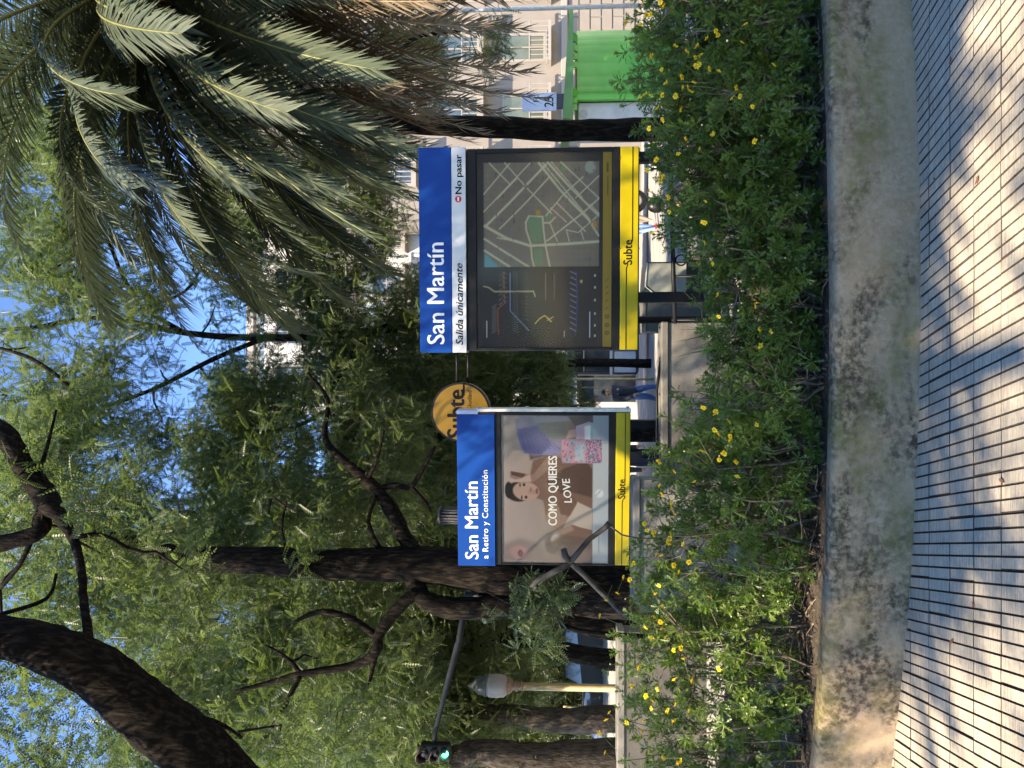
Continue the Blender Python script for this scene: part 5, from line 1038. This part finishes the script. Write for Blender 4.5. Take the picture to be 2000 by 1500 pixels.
# ------------------------------------------------------------------ daisy shrubs
def tuft_template(seed, n=13, L=.052):
    r_ = np.random.default_rng(seed); V = []; F = []
    for i in range(n):
        az = i * 2.4; el = R(78 - 80 * i / n) + r_.normal(0, .12); l = L * r_.uniform(.75, 1.2); b = np.array([0, 0, -.012 * i / n * 2])
        d = np.array([math.cos(el) * math.cos(az), math.cos(el) * math.sin(az), math.sin(el)]); s = np.array([-math.sin(az), math.cos(az), 0]); w_ = .0042
        curl = np.array([0, 0, -.2 * l]); P0 = b; P1 = b + d * l * .5; P2 = b + d * l + curl
        o = len(V); V += [P0 - s * w_ * .35, P0 + s * w_ * .35, P1 + s * w_ * .6, P1 - s * w_ * .6, P2 + s * w_ * .7, P2 - s * w_ * .7]; F += [(o, o + 1, o + 2, o + 3), (o + 3, o + 2, o + 4, o + 5)]
        for t, sg_ in ((.5, 1), (.5, -1), (.74, 1), (.74, -1)):
            c = b + d * l * t + curl * t * t; tip = c + (s * sg_ * .8 + d * .75) * l * (.26 if t < .6 else .22); o = len(V); V += [c - d * w_ * .6, c + d * w_ * .9, tip + d * .001, tip - d * .001]; F.append((o, o + 1, o + 2, o + 3))
    return np.array(V, np.float32), np.array(F, np.int32)
TUFT = [tuft_template(k) for k in range(4)]
def flower_mesh(seed):
    r_ = random.Random(seed); mb = MB(); n = 12
    for i in range(n):
        a = 2 * math.pi * i / n + r_.uniform(-.1, .1); l = .0155 * r_.uniform(.8, 1.15); z = r_.uniform(-.004, .005); c, s = math.cos(a), math.sin(a); w_ = .0042
        mb.add([(c * .004 - s * .0015, s * .004 + c * .0015, 0), (c * .004 + s * .0015, s * .004 - c * .0015, 0), (c * l * .7 + s * w_, s * l * .7 - c * w_, z + .002), (c * l, s * l, z), (c * l * .7 - s * w_, s * l * .7 + c * w_, z + .002)], [(0, 1, 2, 3, 4)], 0)
    mb.tube([(0, 0, -.002), (0, 0, .003), (0, 0, .006)], [.0065, .0065, .003], 8, 1); mb.tube([(0, 0, -.001), (.004, .002, -.05), (0, .004, -.11)], [.0016, .0014, .0014], 4, 2, cap=False)
    return mb.mesh('flower')
FL = [flower_mesh(k) for k in range(4)]
for me in FL:
    for mm in (M_petal, M_disc, M_bush): me.materials.append(mm)
def bud_mesh():
    mb = MB(); mb.tube([(0, 0, 0), (0, 0, .005), (0, 0, .010)], [.003, .006, .003], 6, 0); mb.tube([(0, 0, 0), (.003, 0, -.04), (0, 0, -.09)], [.0013] * 3, 3, 1, cap=False); me = mb.mesh('bud')
    me.materials.append(mat('pale_yellow_bud', (.55, .52, .20), rough=.6)); me.materials.append(M_bush); return me
BUD = bud_mesh()
def shrub(label, U, d, Vtop, wpx, nt, nstem=9, fl=(), nbud=3, bare=6, low=.12, lo_u=1.0, dens=1.0):
    """daisy shrub rooted at depth d whose top reaches pixel row Vtop"""
    b = P(U, 1400, d); z0 = gz(d) + .30; top = P(U, Vtop, d).z; H = top - z0; Rx = wpx * px(d)
    t = thing('daisy_shrub', label, 'shrub', (b.x, d, z0), 'flowering daisy shrubs along the planter')
    base = Vector((b.x, d, z0)); tips = []
    while len(tips) < nt:
        a, c, e = rng.uniform(-1, 1), rng.uniform(-1, 1), rng.uniform(low, 1)
        rr = math.hypot(a, c); lim = math.sqrt(max(0, 1 - ((e - .45) / .6) ** 2)) if e > .45 else .62 + .38 * e / .45
        if rr > lim or (rr < lim * .5 and e < .75 and rng.random() < .7): continue
        wob = 1 + .22 * mn.noise(Vector((a * 2.3 + U, c * 2, 1)))
        tips.append(Vector((b.x + a * Rx, d + c * Rx * .75, z0 + e * H * wob)))
    mb = MB(); joints = []
    for i in range(nstem):
        az = random.uniform(0, 6.28); q = random.uniform(.25, .8); e = random.uniform(.45, .8); st = base + Vector((math.cos(az) * Rx * q * .45, math.sin(az) * Rx * q * .35, -.03))
        end = base + Vector((math.cos(az) * Rx * q, math.sin(az) * Rx * q * .75, e * H)); mid = st.lerp(end, .5) + Vector((random.uniform(-.06, .06), random.uniform(-.06, .06), -.06 * H))
        pts = [st, st.lerp(mid, .5) + Vector((random.uniform(-.02, .02),) * 3), mid, mid.lerp(end, .55) + Vector((random.uniform(-.03, .03), random.uniform(-.03, .03), 0)), end]; mb.tube(pts, [.012, .010, .008, .006, .004], 5, cap=False); joints += pts[1:]
    ja = np.array([tuple(j) for j in joints])
    for tp_ in tips[::2]:
        dist = np.linalg.norm(ja - np.array(tp_) + np.array([0, 0, .12]), axis=1); j = joints[int(np.argmin(dist))]; mid = j.lerp(tp_, .5) + Vector((random.uniform(-.04, .04), random.uniform(-.04, .04), random.uniform(-.05, .01)))
        mb.tube([j, mid, tp_], [.0038, .003, .0018], 3, cap=False)
    for i in range(bare):   # bare crooked twigs at the foot
        az = random.uniform(0, 6.28); p = base + Vector((0, 0, 0)); pts = [p]; dv = Vector((math.cos(az), math.sin(az) * .8 - .3, random.uniform(.3, 1.3))).normalized()
        for q in range(5): dv = (dv + Vector((random.uniform(-.45, .45), random.uniform(-.4, .3), random.uniform(-.35, .35)))).normalized(); p = p + dv * random.uniform(.05, .11); pts.append(p)
        mb.tube(pts, [.006, .005, .0045, .004, .003, .002], 4, cap=False)
    ob('stems', mb, M_stem, t, kind='stuff')
    pos = np.array([tuple(p) for p in tips]); nrm = pos - np.array(tuple(base + Vector((0, 0, H * .25)))); nrm /= np.linalg.norm(nrm, axis=1, keepdims=True); nrm += rng.normal(0, .35, nrm.shape) + np.array([0, -.15, .45]); nrm /= np.linalg.norm(nrm, axis=1, keepdims=True)
    Vs, Fs, As = [], [], []; off = 0; which = rng.integers(0, 4, len(pos)); vtone = rng.normal(.5, .2)
    for kk in range(4):
        sel = which == kk; n = sel.sum()
        if n == 0: continue
        z = nrm[sel]; x = np.cross(z, rng.normal(size=(n, 3))); x /= np.linalg.norm(x, axis=1, keepdims=True); y = np.cross(z, x); Rm = np.stack([x, y, z], 1)
        V, F, A_ = scatter(TUFT[kk], pos[sel], Rm, rng.uniform(.85, 1.5, n), np.clip(rng.normal(vtone, .25, n), 0, 1)); Vs.append(V); Fs.append(F + off); As.append(A_); off += len(V)
    ob('foliage', fast_mesh('foliage', np.vstack(Vs), np.vstack(Fs), v=np.concatenate(As)), M_bush, t, kind='stuff')
    for (fu, fv) in fl:
        dd = d - Rx * (1.05 if fv > Vtop + 40 else .8); p = P(fu, fv, dd); f = ob('flower', random.choice(FL), M_petal, t, loc=p, rot=(random.uniform(.2, 1.3), random.uniform(-.6, .6), random.uniform(0, 6))); s = random.uniform(.85, 1.2); f.scale = (s, s, s)
    for _ in range(nbud):
        tp_ = random.choice(tips); f = ob('bud', BUD, M_petal, t, loc=tp_ + Vector((random.uniform(-.03, .03), -.02, random.uniform(.03, .08))), rot=(random.uniform(-.4, .4), random.uniform(-.4, .4), 0))
    return t
FLW = [(1222, 45), (1262, 30), (1290, 5), (1296, 12), (1360, 90), (1380, 75), (1398, 60), (1455, 48), (1368, 108), (1362, 88), (1358, 112), (1342, 100), (1450, 82), (1512, 126), (1404, 138), (1386, 134), (1366, 125), (1292, 136), (1470, 208), (1356, 160), (1350, 178), (1334, 172), (1300, 162), (1260, 184), (1272, 186), (1294, 186), (1320, 188), (1294, 234), (1330, 214), (1438, 172), (1446, 188), (1430, 192), (1290, 342), (1296, 345), (1305, 383), (1306, 386), (1325, 300), (1392, 262), (1474, 276),
       (1478, 592), (1476, 598), (1402, 576), (1390, 586), (1404, 618), (1486, 676), (1484, 644), (1506, 648), (1374, 796), (1396, 808), (1398, 804), (1424, 822), (1426, 852), (1478, 830), (1404, 848), (1426, 860), (1312, 828), (1316, 838), (1302, 850), (1328, 874), (1334, 884), (1284, 870), (1405, 898), (1414, 886), (1440, 930), (1438, 902), (1284, 940), (1288, 948), (1294, 966), (1312, 980), (1268, 972), (1312, 990), (1270, 1012), (1264, 1036), (1276, 1040), (1310, 1042), (1306, 1060), (1308, 1052), (1346, 1098), (1326, 1118), (1290, 1086), (1238, 1100), (1234, 1104), (1218, 1128), (1230, 1132), (1280, 1160), (1206, 1158), (1160, 1142), (1290, 1215), (1292, 1228), (1300, 1244), (1316, 1270), (1184, 1172), (1172, 1203), (1248, 1304), (1190, 1392), (1184, 1406), (1170, 1432), (1176, 1434), (1182, 1470), (1320, 1376), (1304, 1388), (1272, 1384), (1316, 1408), (1296, 1480), (1224, 1412), (1330, 1486), (1352, 1330), (1234, 1340), (1262, 1360)]
def arc_d(U, extra):                                # depth of a spot a given distance behind the wall
    X_ = (U - 750) / FP * 4.3; c = WR - .13 - extra; return WC[1] - math.sqrt(c * c - (X_ - WC[0]) ** 2)
SH_ = [(1495, .5, 1228, 180, 330), (1370, .6, 1232, 175, 330), (1255, .5, 1262, 165, 300), (1130, .55, 1285, 160, 240), (1010, .5, 1335, 150, 210), (890, .55, 1375, 150, 200), (770, .5, 1372, 140, 150), (655, .5, 1318, 150, 220), (540, .55, 1268, 150, 240), (420, .5, 1222, 140, 220), (300, .6, 1225, 130, 210), (180, .5, 1215, 140, 230), (60, .5, 1228, 140, 230), (-50, .5, 1240, 120, 150),
       (1420, 1.15, 1245, 180, 200), (1280, 1.2, 1282, 150, 150), (1075, 1.1, 1330, 150, 130), (600, 1.1, 1290, 140, 110), (240, 1.2, 1235, 140, 120), (1590, .6, 1235, 140, 180)]
lab = ['dense dark green daisy shrub below the green kiosk roof end', 'dense daisy shrub with many small yellow heads straight below the kiosk', 'daisy shrub under the slim black trunk', 'daisy shrub in front of the small steel bin', 'twiggy daisy shrub before the striped litter bin and ring', 'daisy shrub just right of the strap leaved clump', 'low sparse daisy shrub that bares the grey parapet and brown twigs', 'daisy shrub lit in the middle with a cluster of yellow heads', 'tall daisy shrub in front of the parapet corner', 'tall flowering daisy shrub directly under the poster sign', 'daisy shrub around the foot of the bare dark stalk', 'see through twiggy daisy shrub between stalk and lamp post', 'daisy shrub under the lamp post', 'daisy shrub cut by the left picture edge', 'second row daisy shrub under the kiosk wall', 'second row daisy shrub behind the black trunk shrub', 'second row daisy shrub behind the ring', 'second row daisy shrub before the parapet end', 'second row daisy shrub between stalk and lamp', 'daisy shrub cut by the right picture edge']
FLW += [(int(1250 + 170 * random.random() ** 1.3), int(U_)) for U_ in np.linspace(8, 1490, 74) if random.random() < .9]
own = {i: [] for i in range(len(SH_))}
for fx, fy in FLW:
    U = 1500 - fy; j = min(range(14), key=lambda i: abs(SH_[i][0] - U) + (0 if fx > SH_[i][2] - 25 else 60)); keep = fx > SH_[j][2] + 16 if (1250 <= fx <= 1420 and 520 < U < 1000) else fx > SH_[j][2] - 60; own[j] += [(U, fx)] if keep else []
for i, (U, ex, Vt, wp, nt) in enumerate(SH_):
    shrub(lab[i], U, arc_d(U, ex), Vt, wp, int(nt * (1.35 if U > 950 else 1.0)), fl=own[i], low=.02 if U > 1000 else .08, bare=5 if U > 1000 else 15, nbud=7)
# strap leaved clumps near the gap
for U, d, n, h, lb in ((845, 4.7, 46, .78, 'clump of long strap leaves below the right end of the grey parapet'), (700, 4.9, 14, .62, 'few thin strap leaves crossing the bare parapet')):
    p = P(U, 1400, d); z0 = gz(d) + .3; V = []; F = []
    for i in range(n):
        az = rng.uniform(0, 6.28); sp_ = rng.uniform(.1, .55); L = h * rng.uniform(.7, 1.15); s = np.array([-math.sin(az), math.cos(az), 0]) * .006; c = np.array([p.x + rng.normal(0, .05), d + rng.normal(0, .05), z0]); o = len(V)
        for k in range(6):
            t = k / 5; q = c + np.array([math.cos(az) * sp_ * t * t * L * 1.2, math.sin(az) * sp_ * t * t * L * 1.2, L * (t - .28 * sp_ * t ** 3)]); w_ = (1 - t ** 3) + .05; V += [q - s * w_, q + s * w_]
        F += [(o + 2 * k, o + 2 * k + 1, o + 2 * k + 3, o + 2 * k + 2) for k in range(5)]
    ob('strap_leaf_plant', fast_mesh('strap_leaf_plant', V, F, v=rng.random(len(V))), M_blade, None, lb, 'plant')
# leaf litter and low weeds on the planter soil
V = []; F = []; A_ = []
for i in range(2600):
    a = rng.uniform(-.34, .34); r = WR - .14 - rng.uniform(0, 1.5); q = arc(a, r); z = gz(q.y) + .325 + rng.uniform(0, .03); c = np.array([q.x, q.y, z]); u = rng.normal(size=3); u /= np.linalg.norm(u); v_ = np.cross(u, rng.normal(size=3)); v_ /= np.linalg.norm(v_); l = rng.uniform(.008, .024); o = len(V)
    V += [c - u * l, c + v_ * l * .4, c + u * l, c - v_ * l * .4]; F.append((o, o + 1, o + 2, o + 3)); A_ += [rng.random()] * 4
ob('leaf_litter', fast_mesh('leaf_litter', V, F, v=A_), M_dead, kind='stuff')
